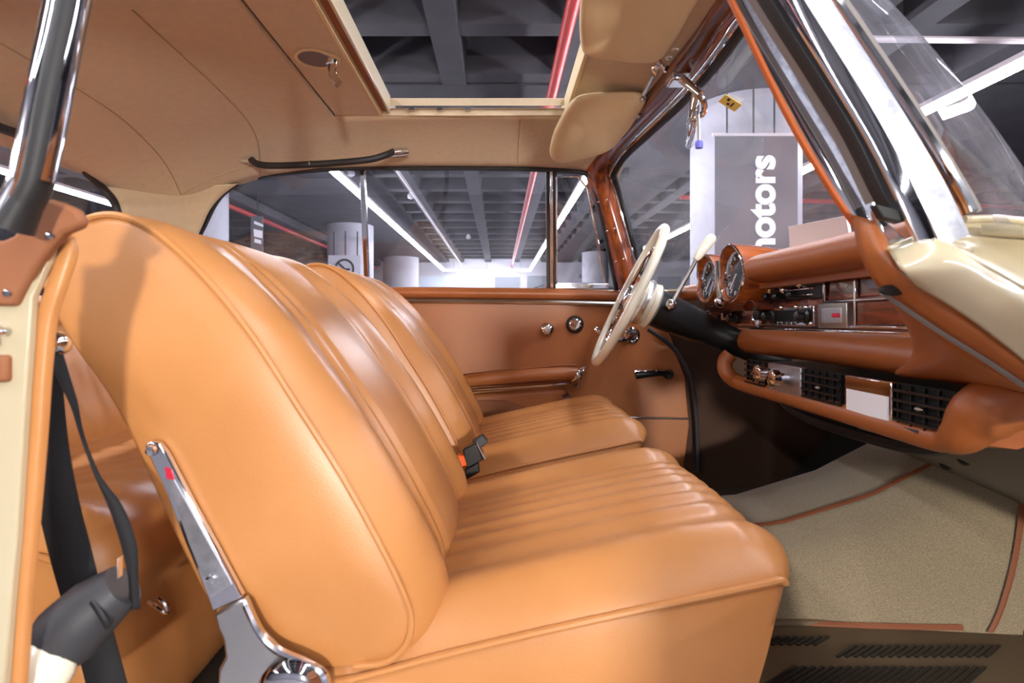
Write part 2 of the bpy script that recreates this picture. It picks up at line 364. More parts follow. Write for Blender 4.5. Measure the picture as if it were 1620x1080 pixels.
# parked car beyond the far door
def parked_car(x0, y0, label):
    c = thing('parked_car', (x0, y0, 0), label, 'car')
    sec = [(-2.1, .55, .72), (-1.9, .8, .8), (-1.0, .86, .84), (0, .88, .86), (1.1, .9, .85), (1.9, .88, .78), (2.2, .7, .68)]
    rows = []
    for q, z, hw in sec:
        rows.append([V((x0+hw*math.copysign(abs(math.cos(a))**.45, math.cos(a)), y0+q, .22+(z-.22)*max(0, math.copysign(abs(math.sin(a))**.4, math.sin(a))*.5+.5))) for a in [2*PI*k/28 for k in range(28)]])
    MB().grid(rows, cv=True).build('body', 'car_silver', c)
    rf = [(-1.55, .9, .68), (-.95, 1.28, .58), (-.5, 1.36, .55), (.2, 1.39, .54), (.75, 1.34, .54), (1.5, .88, .68)]
    rows = []
    for q, z, hw in rf:
        rows.append([V((x0-.74, y0+q, .84)), V((x0-hw-.06, y0+q, .84+(z-.84)*.55)), V((x0-hw, y0+q, z-.05)), V((x0-hw*.7, y0+q, z)), V((x0, y0+q, z+.02)), V((x0+hw*.7, y0+q, z)), V((x0+hw, y0+q, z-.05)), V((x0+hw+.06, y0+q, .84+(z-.84)*.55)), V((x0+.74, y0+q, .84))])
    MB().grid(rows).build('cabin_glass', 'car_dark', c)
    rows = [[p+V((0, 0, .012)) for p in r[2:7]] for r in rows[1:5]]
    MB().grid(rows).build('roof', 'car_silver', c, solid=.02)
    MB().tube([p+V((0, 0, .01)) for p in [rows[0][0], rows[0][1], rows[0][2], rows[0][3], rows[0][4]]], .014, 8).build('roof_trim', 'chrome', c)
    for sx in (-.8, .8):
        for sy in (-1.3, 1.35):
            MB().lathe([(.2, -.1), (.31, -.1), (.32, 0), (.31, .1), (.2, .1)], (x0+sx, y0+sy, .32), (1, 0, 0), 24).build('wheel', 'rubber', c)
parked_car(.98, 7.6, 'silver car parked alongside, its roof showing over the far door sill')

# ================================================================ THE CAR: shell
YC = 1.25
ZC = [(-1.16, 1.325), (-1.0, 1.395), (-.8, 1.452), (-.6, 1.488), (-.4, 1.508), (-.1, 1.514), (.19, 1.508), (.34, 1.48), (.44, 1.455)]
ZE = [(-1.16, 1.20), (-1.05, 1.275), (-.98, 1.325), (-.92, 1.364), (-.79, 1.402), (-.6, 1.424), (-.3, 1.43), (.1, 1.428), (.3, 1.418), (.44, 1.37)]
def roofz(x, y):
    a = min(1, abs(y-YC)/.63); s_ = max(0, (a-.42)/.58)**2
    return lerp_tab(ZC, x)*(1-s_)+lerp_tab(ZE, x)*s_
SR = (-.475, .19, .90, 1.60)                        # roof opening
xs = sorted(set([-1.16+.04*k for k in range(40) if -1.16+.04*k < .40] + [.40, SR[0], SR[1]]))
ys = sorted(set([.62+.042*k for k in range(31)] + [SR[2], SR[3]]))
mb = MB(); idx = {}
for i, x in enumerate(xs):
    for j, y in enumerate(ys):
        idx[i, j] = len(mb.v); mb.v.append(V((x, y, roofz(x, y))))
for i in range(len(xs)-1):
    for j in range(len(ys)-1):
        if SR[0]-1e-6 <= xs[i] and xs[i+1] <= SR[1]+1e-6 and SR[2]-1e-6 <= ys[j] and ys[j+1] <= SR[3]+1e-6: continue
        mb.f.append([idx[i, j], idx[i+1, j], idx[i+1, j+1], idx[i, j+1]])
HL = struct(mb.build('headliner', 'headlining', ang=60), 'beige cloth headliner with a sunroof opening')
d = HL.modifiers.new('s', 'SOLIDIFY'); d.thickness = .02; d.offset = 1
mb = MB()                                            # outer roof skin
mb.v = []
for i, x in enumerate(xs):
    for j, y in enumerate(ys): mb.v.append(V((x, y, roofz(x, y)+.035)))
mb.f = [f for f in [[idx[i, j], idx[i+1, j], idx[i+1, j+1], idx[i, j+1]] for i in range(len(xs)-1) for j in range(len(ys)-1)
        if not (SR[0]+.1-1e-6 <= xs[i] and xs[i+1] <= SR[1]+1e-6 and SR[2]-1e-6 <= ys[j] and ys[j+1] <= SR[3]+1e-6)]]
mb.build('roof_skin', 'cream_paint', HL, solid=.01)
def roofline(pts, off=-.004, n=24):
    return [V((p.x, p.y, roofz(p.x, p.y)+off)) for p in cr([V((x, y, 0)) for x, y in pts], n)]
for pts in ([(-.66, 1.0), (-.68, 1.4), (-.72, 1.65), (-.80, 1.86)], [(-.90, .9), (-.92, 1.3), (-.97, 1.55), (-1.03, 1.8)], [(.06, 1.62), (.06, 1.75), (.06, 1.87)],
            [(-1.03, 1.8), (-.92, 1.80), (-.80, 1.80), (-.6, 1.82), (-.3, 1.82)]):
    MB().tube(roofline(pts, -.0005), .0016, 6).build('seam', 'headlining_seam', HL)
z0 = 1.512
# lips of the opening
MB().box((SR[0], SR[3]-.004, z0-.006), (SR[1], SR[3]+.006, z0+.045)).build('opening_lip', 'headlining', HL, bevel=.002)
MB().box((SR[1]-.004, SR[2], z0-.010), (SR[1]+.006, SR[3], z0+.045)).build('opening_lip', 'visor_vinyl', HL, bevel=.002)
MB().box((SR[0]+.16, SR[3]-.012, z0+.012), (SR[1], SR[3]-.005, z0+.02)).build('guide_rail', 'chrome', HL, bevel=.001)
for x in (-.25, -.17, -.09):
    MB().box((x-.008, SR[3]-.016, z0+.006), (x+.008, SR[3]-.008, z0+.014)).build('guide_clip', 'chrome', HL)
# sliding panel
sp = thing('sunroof_panel', (-.4, 1.25, z0), 'beige sliding sunroof panel pushed back, with a chrome handle cup', 'sunroof')
MB().box((SR[0]+.004, SR[2]+.01, z0-.006), (-.338, SR[3]-.006, z0+.012)).build('panel', 'headlining', sp, bevel=.003)
MB().box((-.338, SR[2]+.01, z0+.006), (-.317, SR[3]-.006, z0+.03)).build('front_channel', 'suede_brown', sp)
MB().box((-.319, SR[2]+.01, z0+.0), (-.312, SR[3]-.006, z0+.05)).build('front_lip', 'cream_paint', sp, bevel=.002)
MB().box((-.344, SR[2]+.01, z0-.009), (-.336, SR[3]-.006, z0+.008)).build('edge_bead', 'visor_vinyl', sp, bevel=.002)
hc = V((-.409, 1.243, z0-.008))
cup = []
for k in range(36):
    a = 2*PI*k/36; r = .043 if math.cos(a) < .2 else .043-.014*min(1, (math.cos(a)-.2)/.35)
    cup.append(V((hc.x+math.cos(a)*r*(1.0 if math.cos(a) < .2 else 1.75), hc.y+math.sin(a)*r, hc.z)))
bz = MB().tube(cup, .0042, 8, closed=True).build('cup_bezel', 'visor_vinyl', sp)
MB().add([p+V((0, 0, -.001)) for p in cup], [list(range(36))]).build('cup_floor', 'cup_brown', bz)
MB().tube(cr([(hc.x+.034, hc.y, hc.z-.002), (hc.x+.036, hc.y-.003, hc.z-.024), (hc.x+.040, hc.y-.006, hc.z-.046), (hc.x+.054, hc.y-.01, hc.z-.062)], 12), .0095, 10, up=(0, 1, 0), ry=.007).build('handle', 'chrome', sp)
MB().lathe([(.014, 0), (.012, .012), (0, .014)], hc+V((.034, 0, -.001)), (0, 0, -1), 16).build('spindle', 'chrome', sp)

# side structure on the far side
YD = 1.95
def yw(py): return YD-(YD-1.875)*max(0, min(1, (462-py)/194))
def WW(px, py): return W(px, py, yw(py))
QT = [(300, 400), (322, 358), (340, 322), (360, 300), (390, 285), (430, 276), (515, 268), (570, 266)]   # quarter window edge
top = QT + [(650, 266), (760, 266), (860, 268), (915, 272), (932, 280), (942, 305), (955, 360), (972, 440), (976, 465)]
fs = struct(MB().tube(cr([WW(*p) for p in top], 90), .0085, 8, up=(0, 1, 0), ry=.012).build('trim_1', 'rubber'), 'black rubber seal around the far side windows')
MB().tube(cr([WW(p[0]-(6 if i < 4 else 2), p[1]-7)-V((0, .012, 0)) for i, p in enumerate(top[:12])], 70), .006, 8, up=(0, 1, 0)).build('welt', 'headlining', fs)
def window(n, poly, label):
    o = MB().prism([WW(*p) for p in poly], (0, .004, 0)).build('window_%d' % n, 'pane_side'); return struct(o, label)
window(1, [(300, 470), (322, 358), (340, 322), (360, 300), (390, 285), (430, 276), (515, 268), (571, 266), (574, 470)], 'rear quarter window on the far side')
window(2, [(578, 266), (864, 267), (866, 470), (581, 470)], 'driver door window on the far side')
w3 = window(3, [(880, 276), (915, 276), (930, 300), (960, 452), (880, 452)], 'small vent window on the far side')
MB().tube([WW(*p) for p in ((880, 280), (880, 454))]+[WW(958, 454), WW(945, 380), WW(929, 298), WW(914, 279)], .004, 8, up=(0, 1, 0), closed=True).build('chrome_frame', 'chrome', w3)
MB().box(WW(878, 457)-V((0, .012, 0)), WW(962, 449)+V((0, .004, 0))).build('bottom_frame', 'chrome', w3, bevel=.002)
md = struct(MB().prism([WW(568, 266), WW(577, 266), WW(584, 456), WW(576, 456)], (0, .02, 0)).build('trim_2', 'chrome', bevel=.003), 'metal divider between quarter and door window')
md = struct(MB().prism([WW(864, 267), WW(869, 267), WW(870, 456), WW(865, 456)], (0, .02, 0)).build('trim_3', 'rubber', bevel=.002), 'divider post of the far vent window')
MB().prism([WW(869, 267)-V((0, .006, 0)), WW(875, 267)-V((0, .006, 0)), WW(876, 456)-V((0, .006, 0)), WW(870, 456)-V((0, .006, 0))], (0, .02, 0)).build('chrome_strip', 'chrome', md, bevel=.003)
MB().prism([WW(875, 268), WW(881, 268), WW(882, 456), WW(876, 456)], (0, .02, 0)).build('seal', 'rubber', md, bevel=.002)
# rear pillar lining between quarter window and rear window
A = cr([W(376, 290, 1.862), W(352, 308, 1.866), W(332, 332, 1.87), (W(318, 362, 1.876)), W(300, 400, 1.88), W(280, 450, 1.88)], 16)
B = cr([W(150, 280, 1.62), W(172, 305, 1.645), W(186, 332, 1.66), W(193, 360, 1.67), W(196, 400, 1.67), W(196, 450, 1.67)], 16)
rows = []
for a, b in zip(A, B):
    rows.append([a.lerp(b, t)+V((0, .05*math.sin(PI*t), 0)) for t in [k/10 for k in range(11)]])
struct(MB().grid(rows).build('trim_4', 'headlining', solid=.01), 'beige rear pillar lining')
# rear window
re_ = [(-1.16, .62, 1.02), (-1.18, .84, 1.20), (-1.14, .95, 1.31), (-1.115, 1.25, 1.345), (-1.14, 1.55, 1.315), (-1.18, 1.66, 1.24), (-1.2, 1.70, 1.15), (-1.22, 1.74, 1.02)]
re_ = [W(-60, 178, 1.1), W(0, 202, 1.2), W(50, 220, 1.32), W(100, 243, 1.45), W(150, 286, 1.6), W(175, 312, 1.64), (W(186, 334, 1.66)), W(195, 380, 1.67), W(200, 430, 1.67)]
fr = struct(MB().tube(cr(re_, 50), .011, 8, up=(1, 0, 0)).build('trim_5', 'rubber'), 'black rubber seal of the rear window')
rw = MB(); ed = cr(re_, 30); rw.grid([[p, V((p.x-.12*(1-k/1)*0-.16*k, .98 if False else p.y-(p.y-1.0)*0, 1.02)) if False else V((p.x-.02, p.y, min(p.z, 1.02)))] for p, k in [(q, 1) for q in ed]])
struct(rw.build('window_4', 'pane_side'), 'curved rear window')
# parcel shelf and rear bulkhead
struct(MB().box((-1.5, .5, .93), (-1.02, 1.93, .96)).build('rear_shelf', 'leather_door', bevel=.01), 'tan parcel shelf under the rear window')
struct(MB().box((-1.5, .5, .30), (-1.46, 1.95, .96)).build('rear_bulkhead', 'felt_black'))
# floor of the car, tunnel, firewall
CF = struct(MB().box((-1.46, .56, .30), (1.25, 1.96, .33)).build('car_floor', 'carpet_dark'), 'dark carpeted car floor')
def tun(x):
    zt = lerp_tab([(-.9, .45), (.35, .465), (.6, .485), (.8, .545), (.95, .62), (1.2, .72)], x)
    yo = lerp_tab([(-.9, 0), (.5, 0), (1.2, -.06)], x)
    return [(1.06+yo, .331), (1.085+yo, .331+(zt-.331)*.3), (1.13+yo, .331+(zt-.331)*.72), (1.175, zt-.015), (1.22, zt), (1.30, zt+.005), (1.38, zt), (1.425, zt-.015), (1.47-yo, .331+(zt-.331)*.6), (1.52-yo, .331)]
xs_ = [-.9+.05*k for k in range(42)]
tn = struct(MB().grid([[V((x, y, z)) for y, z in cr([V((0, a, b)) for a, b in tun(x)], 40) and [(q.y, q.z) for q in cr([V((0, a, b)) for a, b in tun(x)], 40)]] for x in xs_]).build('transmission_tunnel', 'carpet', ang=60), 'beige carpet over the transmission tunnel with rust binding')
def tun_line(fn, xa, xb, wd, n=30):
    rows = []
    for k in range(n):
        x = xa+(xb-xa)*k/(n-1); q = cr([V((0, a, b)) for a, b in tun(x)], 40); i = fn(x)
        i0 = int(i); p = q[i0].lerp(q[min(39, i0+1)], i-i0); p2 = q[min(39, i0+1)]-q[i0]; nn = V((0, p2.z, -p2.y)).normalized()*-1
        rows.append([V((x, p.y, p.z))+nn*.003-p2.normalized()*wd, V((x, p.y, p.z))+nn*.005, V((x, p.y, p.z))+nn*.003+p2.normalized()*wd])
    MB().grid(rows).build('binding', 'carpet_binding', tn)
tun_line(lambda x: 15.5, .3, 1.12, .006)
tun_line(lambda x: 1.4, .3, .86, .005)
rows = []
for k in range(20):
    i = 1+13*k/19; x = .905+.19*k/19; q = cr([V((0, a, b)) for a, b in tun(x)], 40); p = q[int(i)].lerp(q[int(i)+1], i-int(i)); p2 = q[int(i)+1]-q[int(i)]; nn = V((0, -p2.z, p2.y)).normalized()
    rows.append([V((x-.006, p.y, p.z))+nn*.004, V((x, p.y, p.z))+nn*.006, V((x+.006, p.y, p.z))+nn*.004])
MB().grid(rows).build('binding', 'carpet_binding', tn)
struct(MB().prism([V((.98, .56, .33)), V((1.25, .56, .62)), V((1.25, .56, .3)), V((.98, .56, .3))], (0, .5, 0)).build('toe_board', 'carpet'), 'carpeted toe board')
struct(MB().prism([V((.98, 1.52, .33)), V((1.25, 1.52, .62)), V((1.25, 1.52, .3)), V((.98, 1.52, .3))], (0, .43, 0)).build('toe_board', 'felt_black'), 'dark toe board on the driver side')
struct(MB().box((1.22, .56, .3), (1.26, 1.96, 1.0)).build('firewall', 'felt_black'), 'black felt firewall')
# ribbed rubber mat
mt = thing('rubber_mat', (.7, .84, .333), 'brown ribbed rubber floor mat beside the carpeted tunnel', 'mat')
MB().box((.30, .62, .331), (.98, 1.065, .341)).build('mat_base', 'rubber_mat', mt, bevel=.004)
MB().tube([V((.31, 1.06, .343)), V((.9, 1.06, .343)), V((.97, 1.03, .343)), V((.97, .64, .343))], .007, 8).build('rim', 'rubber_mat', mt)
def ribs(x0, y0, n, L, dx):
    for k in range(n):
        x = x0+dx*k
        MB().box((-.0026, 0, 0), (.0026, L, .003), Matrix.Translation((x, y0, .340)) @ Matrix.Rotation(-1.0, 4, 'Z')).build('rib', 'plastic_black', mt)
ribs(.58, .955, 18, .065, .015); ribs(.42, .88, 22, .09, .015); ribs(.44, .99, 9, .05, .015)
# sill inside the open door
struct(MB().box((-.35, .50, .20), (.95, .60, .37)).build('door_sill', 'cream_paint', bevel=.01), 'cream door sill under the open door')

# ================================================================ far door
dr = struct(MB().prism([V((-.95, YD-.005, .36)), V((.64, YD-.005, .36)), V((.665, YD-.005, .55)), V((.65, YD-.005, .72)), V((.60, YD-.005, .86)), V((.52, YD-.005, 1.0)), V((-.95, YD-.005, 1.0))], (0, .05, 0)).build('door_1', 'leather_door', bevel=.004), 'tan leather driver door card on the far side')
def dpart(mb, name, m, **k): return mb.build(name, m, dr, **k)
def WD(px, py, dy=0): return W(px, py, YD-.005-dy)
sill = [(600, 463), (700, 463), (880, 465), (985, 468)]
dpart(MB().tube([WD(px, py, .0) for px, py in sill], .026, 12, ry=.020), 'sill_roll', 'leather_dash')
dpart(MB().tube([WD(px, py+13, .012) for px, py in sill], .010, 8, ry=.0085), 'chrome_strip', 'satin_metal')
ar = dpart(MB().sweep(cr([WD(700, 606, .02), WD(760, 600, .03), WD(850, 592, .035), WD(912, 590, .03)], 20), [(.0, .022), (.022, .018), (.028, 0), (.022, -.016), (0, -.022), (-.02, 0)], scale=[.8+.4*math.sin(PI*k/24) for k in range(20)]), 'armrest', 'leather_door', ang=70)
MB().tube(cr([WD(690, 622, .05), WD(760, 617, .062), WD(850, 611, .066), WD(896, 607, .06)], 20), .0045, 8).build('chrome_piping', 'chrome', ar)
MB().tube(cr([WD(700, 601, .045), WD(790, 588, .055), WD(880, 578, .05), WD(912, 578, .04)], 20), .004, 8).build('seam_piping', 'leather_seam', ar)
# lower bulge around the map pocket
bl = [WD(700, 625, 0), WD(895, 612, 0), WD(900, 632, 0), WD(880, 650, 0), WD(850, 690, 0), WD(846, 720, 0), WD(700, 720, 0)]
pk = dpart(MB().prism([p-V((0, .026, 0)) for p in bl], (0, .03, 0)), 'pocket_surround', 'leather_door', bevel=.018, seg=4)
MB().prism([WD(700, 633, .030), WD(800, 633, .030), WD(836, 645, .030), WD(846, 672, .030), WD(842, 720, .030), WD(700, 720, .030)], (0, .006, 0)).build('pocket_opening', 'suede_brown', pk, bevel=.002)
pl = dpart(MB().tube(cr([WD(922, 582, .02), WD(914, 590, .045), WD(908, 604, .05), WD(912, 610, .03)], 12), .013, 10, ry=.009), 'door_pull', 'chrome')
MB().ball(WD(915, 593, .05), .016, sq=(1, .7, 1.2)).build('pull_knob', 'chrome', pl)
dpart(MB().sweep(cr([WD(894, 624, .03), WD(899, 634, .05), WD(907, 642, .055)], 10), [(.012, .002), (-.012, .002), (-.012, -.002), (.012, -.002)], up=(0, 1, 0)), 'lever', 'satin_metal')
def rosette(px, py, prof, name, m, dy=0): return dpart(MB().lathe(prof, WD(px, py, dy), (0, -1, 0), 28), name, m)
k1 = rosette(865, 521, [(.024, 0), (.025, .006), (.022, .014), (.012, .02), (0, .021)], 'lock_knob', 'chrome')
MB().box(WD(863, 527, .028), WD(867, 515, .018)).build('turn_bar', 'satin_metal', k1, bevel=.002)
k2 = rosette(909, 513, [(.030, 0), (.031, .008), (.026, .016), (.018, .017)], 'round_knob', 'plastic_black')
MB().lathe([(.0185, .014), (.021, .020), (.0165, .023), (.0155, .018), (0, .017)], WD(909, 513), (0, -1, 0), 28).build('chrome_ring', 'chrome', k2)
k3 = rosette(999, 530, [(.026, 0), (.028, .008), (.022, .012), (.020, .006), (0, .005)], 'handle_cup', 'chrome')
MB().tube(cr([WD(1000, 530, .012), WD(985, 537, .03), WD(968, 536, .034), WD(946, 524, .034), WD(944, 518, .03)], 16), .0085, 8).build('release_lever', 'chrome', k3)
k4 = rosette(1056, 591, [(.017, 0), (.018, .01), (.012, .03), (.0, .032)], 'crank_boss', 'plastic_black')
MB().tube([WD(1058, 590, .034), WD(1030, 591, .045), WD(1006, 594, .045)], .012, 10, scale=[.6, .9, 1.05]).build('crank_grip', 'plastic_black', k4)
MB().tube([WD(1058, 586, .04), WD(1030, 587, .052), WD(1004, 588, .052)], .006, 8).build('crank_arm', 'chrome', k4)
dpart(MB().tube([WD(880, 661, .004), WD(980, 660, .004), WD(1090, 662, .004)], .004, 8), 'lower_strip', 'satin_metal')
# door aperture seal and kick panel ahead of the door
struct(MB().tube(cr([W(1025, 520, 1.95), W(1060, 545, 1.94), W(1082, 575, 1.935), W(1096, 615, 1.935), W(1102, 680, 1.935), W(1103, 745, 1.935)], 30), .008, 8, up=(0, 1, 0), ry=.012).build('trim_6', 'plastic_grey'), 'dark seal at the front edge of the far door')
struct(MB().prism([V((.60, 1.956, .33)), V((1.25, 1.956, .33)), V((1.25, 1.956, 1.0)), V((.48, 1.956, 1.0))], (0, .03, 0)).build('kick_panel', 'footwell_brown'), 'brown kick panel in the driver footwell')
struct(MB().box((-1.5, 1.97, .25), (.0, 2.02, .99)).build('far_quarter_panel', 'leather_door'), 'far side lining behind the door')

# ================================================================ windscreen, header, near pillar
hp = [(1002, 470, 1.905), (986, 420, 1.905), (970, 365, 1.90), (955, 312, 1.885), (945, 272, 1.845), (964, 232, 1.74), (1000, 192, 1.55), (1045, 143, 1.33), (1085, 93, 1.17), (1118, 45, 1.06), (1140, 8, .99)]
hp3 = [W(*p) for p in hp] + [V((.39, .85, 1.472)), V((.345, .745, 1.465)), V((.25, .68, 1.43))]
pth = cr(hp3, 90)
prof = [(.040, -.006), (.036, .014), (.018, .026), (-.004, .022), (-.022, .012), (-.040, .004), (-.044, -.012), (0, -.022)]
def frame_sweep(path, prof, name, m, parent=None):   # section turned to face the cabin centre
    c = V((-.2, YC, 1.05)); rows = []
    for i, p in enumerate(path):
        t = (path[min(i+1, len(path)-1)]-path[max(i-1, 0)]).normalized(); n = (c-p); n -= t*n.dot(t); n.normalize(); s_ = t.cross(n)
        rows.append([p+s_*a+n*b for a, b in prof])
    mb = MB().grid(rows, cv=True); return mb.build(name, m, parent, ang=50)
wp = struct(frame_sweep(pth[:31], prof, 'trim_7', 'wood_pillar'), 'glossy wooden far windscreen pillar')
wh = struct(frame_sweep(pth[29:], prof, 'trim_8', 'wood_header'), 'glossy dark wooden windscreen header')
def off(path, da, db):
    c = V((-.2, YC, 1.05)); out = []
    for i, p in enumerate(path):
        t = (path[min(i+1, len(path)-1)]-path[max(i-1, 0)]).normalized(); n = (c-p); n -= t*n.dot(t); n.normalize(); s_ = t.cross(n); out.append(p+s_*da+n*db)
    return out
sgn = 1
# which side is forward (towards the glass)?
if off(pth[10:12], .04, 0)[0].x < pth[10].x: sgn = -1
MB().tube(off(pth, sgn*.047, -.002), .004, 8).build('chrome_bead', 'chrome', wh)
MB().tube(off(pth, sgn*.058, -.008), .009, 8).build('glass_seal', 'rubber', wh)
for k in (3, 8, 14, 20):
    for a in (-.012, .02):
        q = off(pth, a, .022 if a < 0 else .024)[k]; n = (V((-.2, YC, 1.05))-q).normalized(); MB().lathe([(.0045, 0), (.003, .002), (0, .0025)], q, n, 10).build('screw', 'chrome', wp)
# glass
def gtop(y):
    a = abs(y-YC)/.66; return V((.43-.17*a**5, y, 1.455-.045*a**4))
def gbot(y):
    a = abs(y-YC)/.66; return V((1.02-.50*a**2.6, y, 1.015))
rows = []
for i in range(41):
    y = .60+1.30*i/40; T, Bm = gtop(y), gbot(y)
    rows.append([T.lerp(Bm, t)+V((.035, 0, .045))*math.sin(PI*t)*(1-.6*(abs(y-YC)/.66)**2) for t in [k/16 for k in range(17)]])
struct(MB().grid(rows).build('window_5', 'pane_windscreen', ang=80), 'curved windscreen')
# yellow sticker on the inside of the windscreen
stp = W(1155, 163, 1.258)
st = thing('sticker', stp, 'small yellow sticker on the windscreen glass', 'sticker')
sd = V((.62, 0, -.39)).normalized(); mx = Matrix.Translation(stp) @ Matrix((( 0, sd.x, -sd.z), (1, 0, 0), (0, sd.z, sd.x))).to_4x4()
MB().box((-.020, -.022, -.0006), (.020, .022, .0006), mx).build('sheet', 'sticker_yellow', st)
for dx, dz, a, b in ((-.010, -.008, .005, .003), (.0, .006, .010, .0018), (.006, -.002, .004, .003)):
    MB().box((dx-a, dz-b, -.0014), (dx+a, dz+b, .0014), mx).build('print', 'ink', st)
# near windscreen pillar, built up from strips as in the open door frame
def pil(pts, wd, dp, name, m, parent=None, bevel=.003, n=30):
    path = cr([W(*p) for p in pts], n); rows = []
    for i, p in enumerate(path):
        t = (path[min(i+1, n-1)]-path[max(i-1, 0)]).normalized(); s_ = t.cross(V((0, 1, 0))).normalized()
        rows.append([p+s_*wd/2, p+s_*wd*.32-V((0, dp*.5, 0)), p-s_*wd*.32-V((0, dp*.5, 0)), p-s_*wd/2, p-s_*wd/2+V((0, dp, 0)), p+s_*wd/2+V((0, dp, 0))])
    mb = MB().grid(rows, cv=True); mb.f.append(list(range(6))); mb.f.append([(n-1)*6+k for k in range(6)]); return mb.build(name, m, parent, ang=50)
np_ = thing('windscreen_pillar', W(1400, 380, .6), 'near windscreen pillar of chrome strips and rubber seals', 'pillar')
pil([(1108, -100, .70), (1158, 0, .66), (1248, 183, .645), (1317, 300, .635), (1362, 366, .63)], .0062, .004, 'leather_edge', 'leather_trim', np_)
pil([(1130, -100, .69), (1184, 0, .66), (1284, 183, .645), (1345, 290, .635), (1382, 360, .63)], .036, .004, 'polished_channel', 'chrome', np_)
pil([(1140, -100, .655), (1201, 0, .63), (1317, 183, .617), (1376, 300, .61), (1384, 318, .61)], .0095, .010, 'grey_seal', 'rubber_grey', np_)
pil([(1160, -100, .635), (1222, 0, .615), (1338, 183, .602), (1398, 300, .597), (1418, 338, .595)], .0165, .010, 'black_seal', 'rubber', np_)
pil([(1190, -100, .62), (1254, 0, .598), (1368, 183, .588), (1430, 300, .58), (1466, 385, .58)], .021, .003, 'chrome_frame', 'chrome', np_)
pil([(1222, -100, .625), (1288, 0, .603), (1405, 183, .592), (1474, 300, .587), (1512, 380, .585)], .032, .003, 'glass_channel', 'brushed_metal', np_)
pil([(1254, -100, .64), (1322, 0, .612), (1446, 183, .598), (1519, 300, .592), (1538, 335, .59)], .0085, .010, 'outer_bead', 'chrome', np_)
pil([(1262, -100, .65), (1334, 0, .62), (1456, 183, .606), (1528, 300, .60), (1547, 335, .60)], .009, .006, 'glass_seal', 'rubber_grey', np_)
plate([(1385, 322), (1440, 335), (1447, 345), (1425, 352), (1398, 345)], .585, .012, 'seal_foot', 'rubber', np_)
plate([(1384, 330), (1398, 345), (1438, 382), (1415, 400), (1398, 378)], .605, .01, 'chrome_foot', 'chrome', np_)
for px, py in ((1372, 366), (1383, 394), (1386, 420)):
    MB().lathe([(.0045, 0), (.004, .002), (0, .003)], W(px, py, .618), (0, -1, 0), 12).build('snap_stud', 'chrome', np_)

# cream scuttle side, brown welt and leather kick
bd = thing('scuttle_side', W(1500, 450, .56), 'cream painted body side below the windscreen corner', 'body panel')
r0 = [(1400, 392, .60), (1450, 372, .60), (1525, 348, .615), (1620, 352, .63), (1760, 380, .64)]
r1 = [(1405, 397, .595), (1462, 382, .60), (1540, 382, .615), (1630, 405, .625), (1780, 455, .63)]
r2 = [(1410, 404, .58), (1478, 384, .567), (1560, 424, .562), (1640, 470, .557), (1790, 555, .55)]
r3 = [(1425, 425, .565), (1485, 430, .56), (1560, 475, .555), (1640, 525, .55), (1790, 625, .54)]
r4 = [(1450, 450, .575), (1515, 490, .57), (1575, 533, .565), (1650, 595, .56), (1810, 735, .55)]
ctrl = [cr([W(*p) for p in r], 24) for r in (r0, r1, r2, r3, r4)]
cols_ = [cr([ctrl[k][j] for k in range(5)], 20) for j in range(24)]
MB().grid(cols_).build('skin', 'cream_paint', bd, ang=60, solid=.004)
MB().tube(cr([W(1474, 382, .570), W(1500, 392, .567), W(1560, 423, .562), W(1640, 469, .557), W(1790, 554, .55)], 24), .004, 10).build('raised_edge', 'cream_paint', bd)
MB().tube(cr([W(1525, 347, .612), W(1570, 346, .62), W(1620, 351, .628), W(1760, 378, .638)], 20), .0045, 10).build('gutter_edge', 'cream_paint', bd)
# bonnet and scuttle top outside the glass
struct(MB().grid([[V((gbot(y).x-.02+.3*k, y, 1.018-.01*k+.0*k)) for k in range(6)] for y in [.60+.05*j for j in range(27)]]).build('bonnet', 'cream_paint', solid=.01, ang=60), 'cream bonnet ahead of the windscreen')
ws = thing('leather_jamb', W(1450, 520, .60), 'tan leather jamb between the dashboard and the cream body side', 'trim')
wl = [(1350, 340, .63), (1358, 385, .625), (1372, 420, .62), (1395, 452, .615), (1430, 478, .61), (1500, 525, .60), (1570, 568, .59), (1650, 622, .58), (1760, 700, .57)]
wr = [(1395, 365, .615), (1405, 395, .60), (1415, 420, .59), (1440, 442, .585), (1480, 470, .585), (1530, 506, .58), (1590, 552, .575), (1660, 608, .57), (1770, 690, .56)]
cl, crr = cr([W(*p) for p in wl], 30), cr([W(*p) for p in wr], 30)
MB().grid([[a.lerp(b, t)-V((0, .008*math.sin(PI*t), 0)) for t in [k/6 for k in range(7)]] for a, b in zip(cl, crr)]).build('welt', 'leather_dash', ws, solid=.006)
MB().tube([p+V((0, .004, 0)) for p in cl[12:]], .006, 8, up=(0, 1, 0)).build('draught_seal', 'rubber_grey', ws)
MB().ball(W(1412, 459, .60), .012, sq=(1.3, .3, .5)).build('stop_pad', 'rubber', ws)
kp = [(1385, 430), (1420, 478), (1437, 510), (1450, 545), (1437, 575), (1405, 596), (1500, 602), (1620, 612), (1760, 640), (1760, 700), (1650, 622), (1570, 568), (1500, 525), (1430, 478)]
kp = [(1372, 418, .66), (1400, 455, .70), (1436, 512, .78), (1448, 548, .82), (1440, 572, .86), (1420, 592, .90), (1500, 600, .80), (1620, 612, .70), (1780, 650, .62)]
kq = cr([W(*p) for p in kp], 30); kr = cr([W(*p) for p in wl[2:]], 30)
MB().grid([[a.lerp(b, t) for t in [k/6 for k in range(7)]] for a, b in zip(kq, kr)]).build('side_cheek', 'leather_dash', ws, solid=.006, ang=70)

